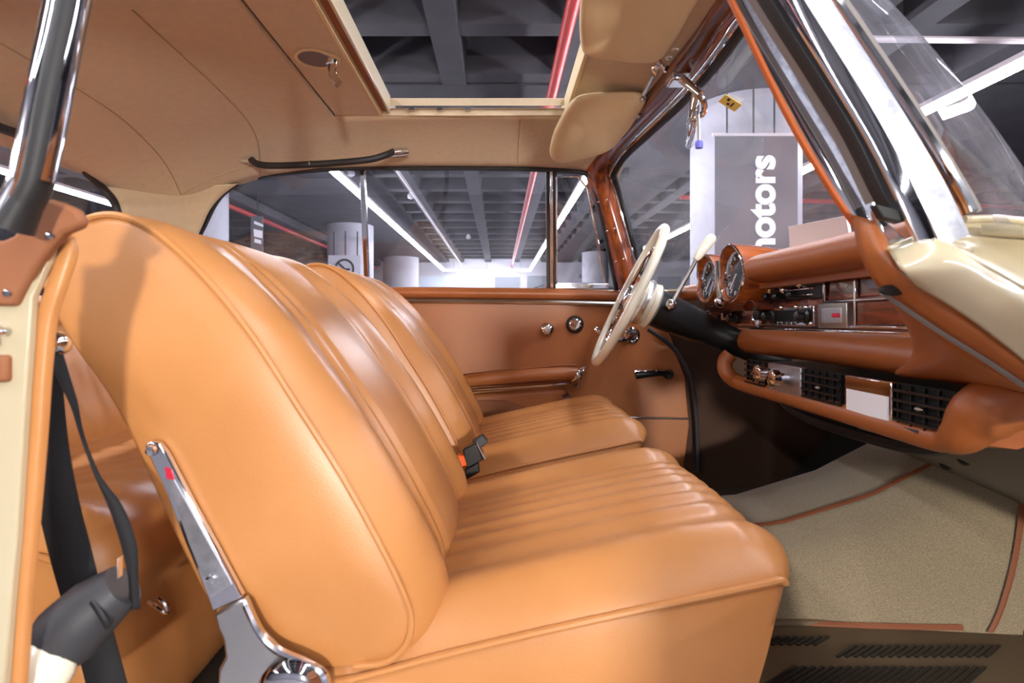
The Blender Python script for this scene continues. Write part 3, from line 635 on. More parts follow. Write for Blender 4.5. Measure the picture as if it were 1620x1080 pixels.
# ================================================================ dashboard
XD = .70
db = thing('dashboard', (XD, YC, .80), 'wooden dashboard with leather rolls and chrome trim', 'dashboard')
MB().prism([V((XD, .64, .888)), V((XD+.012, .64, 1.02)), V((XD+.06, .64, 1.02)), V((XD+.06, .64, .888))], (0, 1.28, 0)).build('fascia', 'wood_dash', db, bevel=.003)
dt = []
for k in range(33):
    y = .72+1.06*k/32; xb = max(.69, gbot(y).x-.045)
    dt.append([V((.67, y, 1.0)), V((.67, y, 1.045)), V((.67+(xb-.67)*.5, y, 1.042)), V((xb, y, 1.028)), V((xb, y, 1.0))])
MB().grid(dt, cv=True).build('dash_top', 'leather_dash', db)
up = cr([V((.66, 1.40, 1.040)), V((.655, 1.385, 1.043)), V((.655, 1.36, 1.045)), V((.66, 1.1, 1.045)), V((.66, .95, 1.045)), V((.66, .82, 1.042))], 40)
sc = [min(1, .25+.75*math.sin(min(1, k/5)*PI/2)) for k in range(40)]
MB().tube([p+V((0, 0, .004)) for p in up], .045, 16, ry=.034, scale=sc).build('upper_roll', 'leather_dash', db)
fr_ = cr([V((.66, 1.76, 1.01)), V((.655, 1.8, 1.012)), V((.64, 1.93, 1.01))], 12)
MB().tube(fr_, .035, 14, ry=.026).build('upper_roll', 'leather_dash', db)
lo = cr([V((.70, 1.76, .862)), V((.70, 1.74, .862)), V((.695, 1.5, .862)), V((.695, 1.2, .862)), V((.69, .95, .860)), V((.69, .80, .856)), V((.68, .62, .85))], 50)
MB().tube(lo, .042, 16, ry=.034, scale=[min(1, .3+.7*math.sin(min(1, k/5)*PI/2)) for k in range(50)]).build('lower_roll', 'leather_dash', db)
MB().box((XD-.012, .70, .888), (XD+.01, 1.62, .900)).build('chrome_ledge', 'chrome', db, bevel=.002)
MB().box((XD-.006, .70, .904), (XD+.01, 1.62, .909)).build('chrome_ledge', 'chrome', db, bevel=.001)
def fx(z): return XD+.012*(z-.888)/.132
def dpl(y0, y1, z0_, z1_, pro, name, m, parent=db, bevel=.002): return MB().box((fx((z0_+z1_)/2)-pro, y0, z0_), (fx((z0_+z1_)/2)+.006, y1, z1_)).build(name, m, parent, bevel=bevel)
# glove box: upper lid and lower door with chrome borders
dpl(.66, 1.085, .965, 1.005, .006, 'glovebox_lid', 'wood_dash'); dpl(1.10, 1.185, .962, 1.004, .006, 'wood_panel', 'wood_dash')
gl = dpl(.66, 1.085, .910, .955, .007, 'glovebox_door', 'wood_dash')
dpl(.66, 1.20, .957, .961, .010, 'chrome_border', 'chrome', bevel=.001); dpl(1.088, 1.094, .905, 1.006, .010, 'chrome_border', 'chrome', bevel=.001)
dpl(1.192, 1.20, .958, 1.006, .012, 'chrome_border', 'chrome', bevel=.001); dpl(.66, 1.2, 1.000, 1.013, .022, 'chrome_border', 'satin_metal')
# ashtray / small clock box
ab = dpl(1.105, 1.205, .903, .955, .014, 'ashtray_box', 'satin_metal'); dpl(1.12, 1.19, .912, .946, .0155, 'ashtray_door', 'brushed_metal', ab); dpl(1.125, 1.15, .925, .934, .018, 'red_mark', 'red_plastic', ab)
# heater levers at the top centre
hv = dpl(1.21, 1.44, .968, 1.006, .008, 'heater_panel', 'plastic_black')
for k in range(2):
    dpl(1.235, 1.34, .975+.014*k, .979+.014*k, .014, 'slot_rim', 'chrome', hv, .001)
for k, (y, z) in enumerate(((1.26, .998), (1.30, .977), (1.335, .990), (1.37, .975), (1.40, .992), (1.42, .976))):
    MB().lathe([(.004, 0), (.004, .012), (.009, .016), (.009, .026), (.005, .03), (0, .03)], (fx(z)-.006, y, z), (-1, 0, .1), 14).build('lever_knob', 'plastic_black' if k % 2 else 'chrome', hv)
# radio
rd = dpl(1.225, 1.42, .906, .952, .012, 'radio', 'chrome')
dpl(1.265, 1.38, .914, .944, .0145, 'radio_dial', 'plastic_black', rd)
for y in (1.245, 1.40):
    MB().lathe([(.017, 0), (.017, .008), (.011, .012), (.011, .028), (.007, .030), (0, .030)], (fx(.93)-.012, y, .928), (-1, 0, 0), 18).build('radio_knob', 'plastic_black', rd)
for k in range(5):
    dpl(1.275+.021*k, 1.291+.021*k, .908, .915, .022, 'radio_button', 'chrome', rd, .001)
for y, z in ((1.25, .948), (1.29, .950), (1.36, .95), (1.225, .912)):
    MB().ball((fx(z)-.016, y, z), .006, 8).build('pull_button', 'chrome', rd)
cl_ = MB().lathe([(.024, 0), (.026, .006), (.022, .010), (.020, .006), (0, .006)], (fx(.925)-.002, 1.50, .925), (-1, 0, 0), 28).build('round_vent', 'chrome', db)
MB().box((fx(.925)-.012, 1.497, .903), (fx(.925)-.006, 1.503, .947)).build('vent_bar', 'chrome', cl_)
for y in (1.44, 1.455): MB().lathe([(.009, 0), (.009, .02), (.013, .022), (.012, .034), (0, .036)], (fx(.93)-.002, y, .932), (-1, 0, 0), 16).build('switch_knob', 'plastic_black', db)
pq = dpl(1.535, 1.585, .935, .953, .006, 'maker_plate', 'satin_metal'); 
for y, z in ((1.64, .925), (1.68, .93), (1.72, .925)):
    MB().lathe([(.015, 0), (.015, .006), (.009, .01), (.011, .03), (0, .032)], (fx(z)-.002, y, z), (-1, 0, 0), 16).build('pull_switch', 'chrome' if y == 1.68 else 'plastic_black', db)
# instrument binnacle: two hooded round dials in wood with a chrome column between
XG = .632
def dial(y, z, r):
    ax = V((-1, .0, .10)).normalized(); c = V((XG, y, z))
    hood = MB(); rows = []; u = V((0, 1, 0)); v = V((.10, 0, 1)).normalized()
    for h_, k in ((.0, 1.0), (-.012, 1.02), (-.06, 1.02), (-.14, .98), (-.2, .80), (-.23, .45)):
        rows.append([c-ax*(-h_)*1+(u*math.cos(a)+v*math.sin(a))*r*k+(ax*.02*max(0, math.sin(a)) if h_ == 0 else V((0, 0, 0))) for a in [2*PI*q/40 for q in range(40)]])
    rows.insert(0, [c-ax*.004+(u*math.cos(a)+v*math.sin(a))*r*.90+ax*.018*max(0, math.sin(a)) for a in [2*PI*q/40 for q in range(40)]])
    rows.insert(0, [c-ax*.016+(u*math.cos(a)+v*math.sin(a))*r*.87 for a in [2*PI*q/40 for q in range(40)]])
    h = hood.grid(rows, cv=True).build('dial_hood', 'wood_binnacle', db, ang=50)
    MB().tube([c+(u*math.cos(a)+v*math.sin(a))*r*.955+ax*(.004+.018*max(0, math.sin(a))) for a in [2*PI*q/40 for q in range(40)]], .0018, 6, up=(1, 0, 0), closed=True).build('hood_edge', 'chrome', h)
    MB().lathe([(r*.88, -.015), (r*.86, -.005), (r*.80, -.003), (r*.78, -.012)], c, ax, 36).build('dial_bezel', 'chrome', h)
    MB().lathe([(r*.84, -.014), (r*.84, -.012), (0, -.012)], c, ax, 36).build('dial_face', 'gauge_face', h)
    for k in range(12):
        a = 2*PI*k/12; p = c-ax*.0105+(u*math.cos(a)+v*math.sin(a))*r*.72; q = c-ax*.0105+(u*math.cos(a)+v*math.sin(a))*r*.58
        MB().tube([p, q], .0018, 5).build('tick', 'white_paper', h)
    MB().tube([c-ax*.009, c-ax*.009+(u*.4-v*.5)*r], .002, 5).build('needle', 'white_paper', h)
dial(1.505, 1.045, .079); dial(1.69, 1.045, .074)
MB().prism([V((XG+.02, 1.565, .965)), V((XG+.01, 1.565, 1.085)), V((XG+.14, 1.565, 1.09)), V((XG+.14, 1.565, .965))], (0, .075, 0)).build('binnacle_bridge', 'wood_binnacle', db, bevel=.006)
vt = MB().tube([V((XG+.004, 1.600, .970)), V((XG, 1.600, 1.03)), V((XG-.002, 1.600, 1.09))], .014, 12, up=(1, 0, 0), ry=.010).build('chrome_gauge_column', 'chrome', db)
MB().ball((XG+.002, 1.595, .972), .018, 12).build('column_foot', 'chrome', vt)
MB().prism([V((XG+.04, 1.44, .945)), V((XG+.02, 1.44, .972)), V((XG+.1, 1.44, .972)), V((XG+.1, 1.44, .945))], (0, .34, 0)).build('binnacle_ledge', 'wood_dash', db, bevel=.004)
MB().tube(cr([V((XG+.02, 1.72, .945)), V((XG+.02, 1.8, .944)), V((XG+.01, 1.9, .944))], 8), .006, 8).build('chrome_molding', 'chrome', db)
# papers on the dash top
pa = tag(MB().prism([W(1247, 358, 1.46), W(1338, 341, 1.27), W(1348, 400, 1.27), W(1250, 408, 1.46)], (.01, .004, 0)).build('paper_sheet', 'white_paper', bevel=.001), 'white sheet leaning on the dashboard top behind the leather roll', 'paper')

# ================================================================ underdash air conditioning unit
ac = thing('air_conditioner', (.68, 1.05, .74), 'under-dash cooling unit with black grilles in a leather surround', 'air conditioner')
XA = .62
MB().box((XA+.012, .80, .748), (.82, 1.42, .815)).build('case', 'plastic_black', ac, bevel=.004)
lip = cr([W(1156, 560, 1.47), W(1147, 572, 1.475), W(1150, 590, 1.465), W(1172, 606, 1.44), W(1240, 625, 1.24), W(1330, 650, 1.03), W(1420, 676, .885), W(1490, 694, .80), W(1520, 688, .765), W(1548, 660, .74), W(1580, 640, .72), W(1640, 625, .70)], 80)
MB().tube(lip, .0195, 14, scale=[1.0+.9*max(0, min(1, (k-52)/14)) for k in range(80)]).build('leather_lip', 'leather_dash', ac)
MB().prism([W(1490, 688, .79), W(1530, 650, .75), W(1590, 618, .72), W(1700, 606, .70), W(1720, 690, .70), W(1610, 708, .73), W(1545, 713, .77)], (.0, .06, 0)).build('end_cheek', 'leather_dash', ac, bevel=.012, seg=4)
def yax(px): return XA*F/(px-CX)
def grille(y0, y1):
    g = MB().box((XA+.004, y0, .757), (XA+.012, y1, .822)).build('grille', 'black_hole', ac)
    for k in range(4): MB().box((XA-.006, y0+.003, .764+.015*k), (XA+.006, y1-.003, .768+.015*k)).build('slat', 'plastic_black', g)
    n = max(3, int((y1-y0)/.022))
    for k in range(n): y = y0+.008+(y1-y0-.016)*k/(n-1); MB().box((XA-.001, y-.0012, .758), (XA+.007, y+.0012, .82)).build('vane', 'plastic_black', g)
    MB().ball((XA-.008, (y0+y1)/2, .79), .005, 8, (1, 1.6, .7)).build('vane_tab', 'satin_metal', g)
def gb(a, b): return yax(b), yax(a)
grille(*gb(1180, 1213)); grille(*gb(1270, 1335)); grille(*gb(1415, 1518))
y0, y1 = gb(1216, 1268); cp = MB().box((XA-.002, y0, .757), (XA+.012, y1, .822)).build('control_plate', 'brushed_metal', ac, bevel=.002)
for px, z in ((1222, .80), (1246, .795)):
    MB().lathe([(.012, 0), (.012, .018), (.019, .02), (.019, .034), (.016, .036), (0, .036)], (XA-.002, yax(px), z), (-1, 0, 0), 20).build('control_knob', 'chrome', cp)
y0, y1 = gb(1338, 1412); bp_ = MB().box((XA-.002, y0, .757), (XA+.012, y1, .822)).build('blank_plate', 'chrome', ac, bevel=.002)
MB().box((XA-.0035, y0+.06*(y1-y0), .760), (XA, y1-.06*(y1-y0), .798)).build('white_label', 'white_paper', bp_)
MB().box((XA-.003, .82, .752), (XA+.01, 1.42, .757)).build('lower_bezel', 'plastic_grey', ac)
# heater box and wiring under the dashboard
hb = thing('heater_box', (.95, .95, .55), 'grey heater box under the dashboard above the toe board', 'heater')
MB().prism([V((.76, .64, .735)), V((1.2, .64, .735)), V((1.2, .64, .56)), V((1.02, .64, .56)), V((.80, .64, .68))], (0, .62, 0)).build('casing', 'heater_grey', hb, bevel=.015, seg=3)
for q in ((.82, .98, .675), (.9, 1.12, .63)): MB().ball(q, .012, 8).build('bolt', 'plastic_black', hb)
tag(MB().tube(cr([V((.70, 1.40, .735)), V((.70, 1.30, .70)), V((.72, 1.12, .69)), V((.72, .95, .70)), V((.72, .85, .735))], 24), .012, 8).build('wiring_loom', 'rubber'), 'black wiring loom hanging under the cooling unit', 'cable')

# ================================================================ steering wheel and column
wc = V((.370, 1.585, .990)); th = math.radians(-6.5)
lat = V((math.sin(th), -math.cos(th), 0)); ax0 = V((.449, 0, .893)).normalized()
nrm = lat.cross(ax0).normalized()
if nrm.x > 0: nrm = -nrm
upw = (ax0-nrm*ax0.dot(nrm)).normalized()
sw = thing('steering_wheel', wc, 'large thin-rimmed ivory steering wheel with chrome horn ring', 'steering wheel')
def circ(r, dz, a0=0, a1=2*PI, n=64): return [wc+(lat*math.cos(a)+upw*math.sin(a))*r+nrm*dz for a in [a0+(a1-a0)*k/n for k in range(n+(0 if a1-a0 > 6.2 else 1))]]
MB().tube(circ(.212, 0), .0125, 12, up=nrm, closed=True).build('rim', 'ivory', sw)
MB().tube(circ(.150, -.004), .0055, 8, up=nrm, closed=True).build('horn_ring', 'chrome', sw)
for s_ in (-1, 1):
    MB().sweep(cr([wc+lat*s_*.04-nrm*.03, wc+lat*s_*.12-nrm*.012, wc+lat*s_*.208], 12), [(.018, .006), (-.018, .006), (-.02, -.006), (.02, -.006)], up=nrm).build('spoke', 'ivory', sw)
    MB().sweep([wc+lat*s_*.045-nrm*.012, wc+lat*s_*.15-nrm*.002], [(.008, .003), (-.008, .003), (-.008, -.003), (.008, -.003)], up=nrm).build('ring_arm', 'chrome', sw)
hbm = MB().lathe([(.045, -.075), (.062, -.06), (.066, -.045), (.058, -.02), (.05, -.008), (.03, .004), (0, .008)], wc, nrm, 36).build('hub', 'ivory', sw)
MB().lathe([(.031, .002), (.030, .008), (.02, .011), (0, .012)], wc, nrm, 28).build('horn_emblem', 'chrome', hbm)
MB().lathe([(.0675, -.050), (.0685, -.044), (.0675, -.038)], wc, nrm, 36).build('hub_ring', 'satin_metal', hbm)
s0 = wc-nrm*.072; s1 = V((.80, 1.56, .80)); cdir = (s1-s0).normalized()
sc_ = thing('steering_column', s0, 'black steering column with an ivory-knobbed gear lever', 'steering column')
MB().tube([s0, s0+cdir*.05, s0+cdir*.13, s0+cdir*.16, s0+cdir*.26, s1], .047, 24, scale=[1.15, 1.12, 1.02, .86, .80, .74]).build('shroud', 'plastic_black', sc_, ang=30)
MB().lathe([(.064, -.012), (.066, 0), (.056, .008)], s0, cdir, 28).build('collar', 'ivory', sc_)
g0 = W(1062, 482, 1.50); g1 = W(1108, 400, 1.50); g2 = W(1133, 367, 1.495)
gl_ = MB().tube([g0, g0.lerp(g1, .5), g1], .0055, 8, up=(0, 1, 0)).build('gear_lever', 'satin_metal', sc_)
MB().ball(g0, .015, 12).build('lever_boss', 'chrome', gl_)
dv = (g2-g1).normalized(); MB().lathe([(.008, -.022), (.0115, -.01), (.014, .03), (.0135, .05), (.008, .058), (0, .06)], g1, dv, 18).build('lever_knob', 'ivory', gl_)
tr_ = W(1035, 438, 1.66); MB().tube([s0+cdir*.02+V((0, .06, .02)), tr_+V((0, .1, 0))], .004, 6).build('indicator_stalk', 'satin_metal', sc_)

# ================================================================ sun visors, mirror, grab handle
def visor(pts, name, label):
    c = sum([V(p) for p in pts], V())/len(pts); t = thing(name, c, label, 'sun visor')
    pp = cr(pts, 60, closed=True); cc = sum(pp, V())/60; n = V((0, 0, 0))
    for i in range(60): n += (pp[i]-cc).cross(pp[(i+1) % 60]-cc)
    n.normalize()
    if n.z > 0: n = -n
    rows = []
    for k, hgt in ((.25, .012), (.7, .012), (.9, .0105), (.97, .006), (1.0, 0), (.97, -.006), (.9, -.0105), (.7, -.012), (.25, -.012)):
        rows.append([cc+(p-cc)*k+n*hgt for p in pp])
    mb = MB().grid(rows, cv=True); mb.f.append(list(range(60))); mb.f.append([8*60+k for k in range(60)]); mb.build('pad', 'visor_vinyl', t, ang=75)
    return t, pp, n
vf, pp, n = visor([W(903, 162, 1.36), W(925, 150, 1.335), W(970, 147, 1.335), W(1020, 150, 1.34), W(1012, 178, 1.45), W(988, 215, 1.62), W(960, 238, 1.70), W(920, 250, 1.70), W(884, 256, 1.66), W(870, 244, 1.60), W(874, 215, 1.52), W(888, 185, 1.44)], 'sun_visor', 'cream sun visor folded down before the driver seat')
MB().tube([W(1018, 150, 1.33), W(1034, 118, 1.22)], .005, 8).build('pivot_rod', 'chrome', vf)
for p in (W(1016, 152, 1.345), W(1008, 178, 1.44)): MB().ball(p-V((0, 0, .008)), .008, 8).build('clip', 'satin_metal', vf)
vn, pp, n = visor([W(919, 70, 1.06), W(928, 86, 1.085), W(970, 93, 1.11), W(1010, 97, 1.13), W(1040, 94, 1.145), W(1062, 70, 1.09), W(1098, 10, .97), W(1140, -75, .83), W(1080, -135, .76), W(990, -130, .75), W(930, -70, .84), W(917, 20, .96)], 'sun_visor', 'cream sun visor beside the open door')
MB().tube([W(1040, 93, 1.15), W(1052, 112, 1.2)], .005, 8).build('pivot_rod', 'chrome', vn)
for p in (W(1058, 85, 1.10), W(1068, 72, 1.07)): MB().ball(p-V((0, 0, .008)), .008, 8, (1, 1, .5)).build('clip', 'satin_metal', vn)
mr = thing('rear_view_mirror', W(1072, 120, 1.17), 'chrome rear view mirror hanging from the wooden header', 'mirror')
MB().tube(cr([W(1040, 116, 1.19), W(1034, 108, 1.19), W(1045, 104, 1.18), W(1055, 108, 1.17)], 12), .006, 8, up=(0, 1, 0)).build('visor_bracket', 'chrome', mr)
MB().box(V((-.03, -.022, -.012)), V((.012, .022, .006)), Matrix.Translation(W(1080, 124, 1.17))).build('mount', 'chrome', mr, bevel=.005, seg=3)
MB().tube([W(1078, 124, 1.16), W(1092, 136, 1.13), W(1108, 150, 1.10)], .0095, 10, up=(0, 1, 0), scale=[1, .9, .7]).build('arm', 'chrome', mr)
MB().tube(cr([W(1106, 150, 1.10), W(1114, 164, 1.11), W(1112, 180, 1.14), W(1100, 184, 1.17)], 14), .006, 8, up=(0, 1, 0)).build('swan_neck', 'chrome', mr)
mxm = Matrix.Translation(W(1091, 190, 1.22)) @ Matrix.Rotation(-.27, 4, 'Z') @ Matrix.Rotation(.10, 4, 'Y')
MB().box((-.002, -.10, -.036), (.014, .10, .036), mxm).build('shell', 'chrome', mr, bevel=.007, seg=3)
MB().box((-.004, -.095, -.031), (-.0015, .095, .031), mxm).build('mirror_glass', 'chrome', mr)
MB().tube([W(1104, 182, 1.12), W(1106, 222, 1.12)], .0035, 8, up=(0, 1, 0)).build('dip_stem', 'satin_metal', mr)
MB().lathe([(.007, -.006), (.0085, 0), (.007, .008), (0, .009)], W(1106, 228, 1.12), (0, 0, -1), 12).build('dip_knob', 'blue_plastic', mr)
gh = thing('grab_handle', W(510, 255, 1.70), 'black grab handle with chrome ends above the quarter window', 'handle')
MB().tube(cr([W(396, 252, 1.745), W(410, 260, 1.71), W(440, 262, 1.70), W(510, 259, 1.70), (W(580, 253, 1.70)), W(608, 246, 1.71), W(622, 240, 1.745)], 40), .0105, 12, up=(0, 1, 0)).build('grip', 'rubber', gh)
for a, b in ((W(377, 249, 1.765), W(400, 253, 1.74)), (W(643, 239, 1.765), W(617, 242, 1.74))):
    MB().tube([a+V((0, .01, .004)), a, a.lerp(b, .5), b], .013, 12, up=(0, 1, 0), scale=[.6, 1, 1, .95]).build('end_cap', 'chrome', gh, bevel=.001)
MB().lathe([(.0115, -.002), (.0115, .002)], W(491, 259, 1.70), (1, 0, .03), 14).build('clamp_ring', 'satin_metal', gh)

# ================================================================ seats
YS, WS = .64, .52
def seat_profile(d, wid, bol, flutes, fl_amp):
    """height of the padding across the seat, d = distance from the left edge"""
    e = min(d, wid-d)
    bw = .125
    if e < .055: return bol*math.sin(PI/2*e/.055)**.75
    if e < bw: t = (e-.055)/(bw-.055); return bol*(1-.42*(t*t*(3-2*t)))
    if not flutes: return bol*.58+.012*math.sin(PI*(e-bw)/(wid-2*bw))-sum(fl_amp*math.exp(-((e-g)/.007)**2) for g in (.132, .162))
    c = (d-bw)/(wid-2*bw); return bol*.58+fl_amp*(.5-.5*math.cos(2*PI*flutes*c))**.7
def upholstery(outl, amount, y0, wid, bol, flutes, famp, crown=0, bulge=.012, nv=73):
    n = len(outl); nrm2 = []
    for i in range(n):
        t = outl[(i+1) % n]-outl[i-1]; q = V((t.z, 0, -t.x)).normalized(); nrm2.append(q)
    cen = sum(outl, V())/n
    area = sum(outl[i].x*outl[(i+1) % n].z-outl[(i+1) % n].x*outl[i].z for i in range(n))
    if area < 0: nrm2 = [-q for q in nrm2]
    rows = []
    ds = []
    for k in range(nv):
        t = k/(nv-1); ds.append(wid*(t+.0*math.sin(2*PI*t)))
    for d_ in ds:
        h = seat_profile(d_, wid, bol, flutes, famp)
        rows.append([V((p.x, y0+d_, p.z))+q*(h+crown*math.sin(PI*d_/wid))*a for p, q, a in zip(outl, nrm2, amount)])
    mb = MB(); mb.grid(rows, cv=True)
    for side, y in ((-1, y0), (1, y0+wid)):
        cap = [[V((cen.x+(p.x-cen.x)*k, y+side*bulge*(1-k**3), cen.z+(p.z-cen.z)*k)) for p in outl] for k in (1, .95, .85, .65, .4, .15)]
        o = len(mb.v); mb.grid(cap, cv=True); mb.f.append([o+5*n+j for j in range(n)])
    return mb
def to_x(pts, y=YS): return [W(px, py, y) for px, py in pts]
back_px = [(560, 1052), (610, 1046), (640, 1022), (651, 985), (640, 940), (600, 858), (540, 750), (470, 640), (400, 532), (330, 445), (270, 386), (225, 354), (180, 340), (138, 347), (104, 374), (84, 412),
           (78, 450), (86, 492), (120, 550), (165, 612), (200, 672), (240, 760), (290, 868), (340, 962), (400, 1026), (475, 1052)]
bo = [V((p.x, 0, p.z)) for p in cr(to_x(back_px), 130, closed=True)]
def b_amt(i):                                        # front of the squab is padded, its back is flat
    s_ = i/130*26
    return lerp_tab([(0, 0), (1, .25), (2.5, .9), (4, 1), (6.5, .95), (8, .72), (9, .5), (10, .32), (11, .2), (12, .12), (13.5, .05), (15, .0), (26, 0)], s_)
fs_ = thing('front_seat', (.05, YS+WS/2, .335), 'tan leather passenger seat by the open door with a chrome hinge bracket', 'car seat', 'front seats')
bk = upholstery(bo, [b_amt(i) for i in range(130)], YS, WS, .042, 0, .006).build('backrest', 'leather', fs_, ang=75)
for side, y in ((-1, YS), (1, YS+WS)):
    MB().tube([V((p.x, y+side*.001, p.z)) for p in bo[:86]], .0042, 8, up=(0, 1, 0)).build('piping', 'leather_seam' if False else 'leather', bk)
cush_px = [(470, 1092), (560, 1072), (700, 1035), (850, 999), (1000, 966), (1120, 941), (1205, 923), (1232, 917), (1241, 921), (1238, 935), (1228, 975), (1212, 1040), (1192, 1110), (1178, 1180), (1160, 1290), (900, 1300), (600, 1300), (470, 1300), (465, 1200)]
co = [V((p.x, 0, p.z)) for p in cr(to_x(cush_px), 133, closed=True)]
def c_amt(i):
    s_ = i/133*19
    return lerp_tab([(0, .6), (1, .9), (2, 1), (5, 1), (6, .92), (7, .75), (8, .5), (9, .25), (10, .08), (12, 0), (18, 0), (19, .6)], s_)
cu = upholstery(co, [c_amt(i) for i in range(133)], YS, WS, .050, 6, .006, crown=.018, bulge=.006).build('cushion', 'leather', fs_, ang=75)
for side, y in ((-1, YS), (1, YS+WS)):
    MB().tube([V((p.x, y+side*.002, p.z)) for p in co[:58]], .0045, 8, up=(0, 1, 0)).build('piping', 'leather', cu)
MB().box((-.18, YS+.05, .331), (.28, YS+WS-.05, .36)).build('seat_frame', 'plastic_black', fs_)
far_seat = copy_tree(fs_)
far_seat.location = fs_.location+V((.012, .69, .012))
far_seat['label'] = 'tan leather driver seat behind the ivory steering wheel'
# chrome hinge bracket of the near seat
YB = .618
hg = MB().prism([W(*p, YB) for p in ((228, 706), (236, 698), (250, 700), (262, 716), (300, 790), (345, 872), (376, 930), (384, 945), (336, 968), (322, 930), (292, 858), (262, 780))], (0, .010, 0)).build('hinge_arm', 'chrome', fs_, bevel=.002)
MB().prism([W(*p, YB-.0015) for p in ((262, 752), (275, 760), (366, 925), (334, 944), (300, 862))], (0, .002, 0)).build('inlay', 'brushed_metal', hg)
for q in ((240, 712), (335, 916)): MB().lathe([(.0065, 0), (.005, .004), (0, .005)], W(*q, YB-.001), (0, -1, 0), 16).build('rivet', 'chrome', hg)
MB().prism([W(*p, YB) for p in ((262, 738), (271, 742), (276, 758), (265, 757))], (0, -.0015, 0)).build('latch', 'red_plastic', hg)
hl = MB().prism([W(*p, YB-.003) for p in ((338, 972), (386, 946), (392, 958), (410, 1000), (440, 1030), (470, 1045), (505, 1062), (520, 1090), (520, 1200), (340, 1200), (345, 1060), (356, 1040), (352, 1012), (344, 995))], (0, .012, 0)).build('hinge_foot', 'satin_metal', fs_, bevel=.003)
MB().tube(cr([W(390, 955, YB-.003), W(412, 1000, YB-.003), W(440, 1028, YB-.003), W(480, 1046, YB-.003), W(512, 1066, YB-.003), W(522, 1100, YB-.003)], 20), .005, 8, up=(0, 1, 0)).build('rim', 'chrome', hl)
MB().lathe([(.034, 0), (.036, .006), (.030, .012), (.018, .015), (0, .016)], W(462, 1090, YB-.004), (0, -1, 0), 28).build('pivot_cap', 'chrome', hl)
# reclined lining between the front seats and belt buckle
tag(MB().prism([V((-.25, 1.175, .50)), V((-.05, 1.175, .525)), V((.04, 1.175, .53)), V((.04, 1.175, .40)), V((-.25, 1.175, .40))], (0, .14, 0)).build('centre_pad', 'leather', bevel=.015, seg=3), 'small tan leather pad filling the gap between the front seats', 'armrest')
bu = thing('belt_buckle', W(725, 735, 1.17), 'black seat belt buckle with an orange release button between the seats', 'buckle')
def bplate(pts, y, th, name, m, par=None): return MB().prism([W(p[0]+19, p[1]-3, y) for p in pts], (0, th, 0)).build(name, m, par or bu, bevel=.0025)
bplate(((713, 714), (733, 704), (746, 730), (719, 745)), 1.195, .026, 'body', 'plastic_black')
bplate(((733, 704), (738, 706), (751, 730), (746, 731)), 1.194, .026, 'mouth_plate', 'satin_metal')
bplate(((704, 723), (715, 724), (720, 740), (709, 742)), 1.193, .024, 'release_button', 'orange_plastic')
bplate(((727, 702), (744, 691), (753, 702), (744, 711)), 1.225, .024, 'second_head', 'plastic_grey')
bplate(((717, 745), (738, 735), (740, 750), (716, 764)), 1.20, .016, 'stalk', 'plastic_black')

# ================================================================ rear seat
rs = thing('rear_bench', (-.85, 1.2, .34), 'tan leather rear bench behind the front seats', 'car seat')
ro = [V(p) for p in ((-1.12, 0, .36), (-.50, 0, .36), (-.46, 0, .56), (-.47, 0, .63), (-.56, 0, .66), (-.8, 0, .62), (-1.12, 0, .58))]
roc = cr(ro, 80, closed=True)
upholstery(roc, [lerp_tab([(0, 0), (2, .2), (3, .8), (4, 1), (5.5, 1), (6.3, .2), (7, 0)], i/80*7) for i in range(80)], .62, 1.25, .04, 14, .006).build('cushion', 'leather', rs, ang=75)
MB().tube([V((p.x+.004, .619, p.z)) for p in roc[18:60]], .004, 8, up=(0, 1, 0)).build('piping', 'leather', rs)
rb = [V(p) for p in ((-1.08, 0, .58), (-.98, 0, .62), (-1.02, 0, .75), (-1.08, 0, .9), (-1.14, 0, .95), (-1.24, 0, .93), (-1.2, 0, .6))]
rbc = cr(rb, 80, closed=True)
upholstery(rbc, [lerp_tab([(0, .3), (1, 1), (4, 1), (5, .4), (5.5, 0), (7, .3)], i/80*7) for i in range(80)], .62, 1.25, .04, 14, .006).build('backrest', 'leather', rs, ang=75)
sp_ = struct(MB().box((-1.46, .50, .34), (-.50, .53, .90)).build('quarter_lining', 'leather_door', bevel=.01), 'tan lining beside the rear bench')
MB().tube([V((-1.2, .534, .70)), V((-.52, .534, .71))], .003, 6).build('seam', 'leather_seam', sp_)
MB().box((-.9, .528, .58), (-.55, .55, .66)).build('armrest_pad', 'leather', sp_, bevel=.012, seg=3)

# ================================================================ lock post on the left: cream jamb, tan seal, quarter window frame, belt
jp = thing('lock_post', W(40, 700, .46), 'cream lock post with tan leather edge at the rear of the door opening', 'pillar')
YP = .455
cre = [(92, 383, YP+.01), (70, 420, YP), (50, 470, YP), (46, 540, YP), (40, 620, YP), (34, 720, YP), (26, 850, YP), (16, 960, YP), (6, 1090, YP), (-40, 1090, YP), (-40, 480, YP), (20, 470, YP), (52, 425, YP), (80, 388, YP)]
MB().prism([W(*p) for p in cre], (0, .008, 0)).build('painted_jamb', 'cream_paint', jp, bevel=.003)
pil([(100, 380, .47), (104, 400, .468), (86, 455, .465), (72, 500, .465), (63, 580, .465), (56, 680, .465), (46, 800, .465), (34, 930, .465), (22, 1100, .465)], .0145, .005, 'leather_edge', 'leather', jp, n=60)
cor = [(72, 312), (92, 318), (118, 330), (128, 345), (124, 358), (98, 368), (78, 390), (50, 428), (22, 484), (-40, 484), (-40, 380), (0, 380), (20, 372), (45, 345)]
cp_ = MB().prism([W(*p, YP-.006) for p in cor], (0, .012, 0)).build('corner_capping', 'suede_brown', jp, bevel=.004)
for q in ((80, 373), (12, 464)): MB().lathe([(.0035, 0), (.003, .0015), (0, .002)], W(*q, YP-.0065), (0, -1, 0), 12).build('screw', 'chrome', cp_)
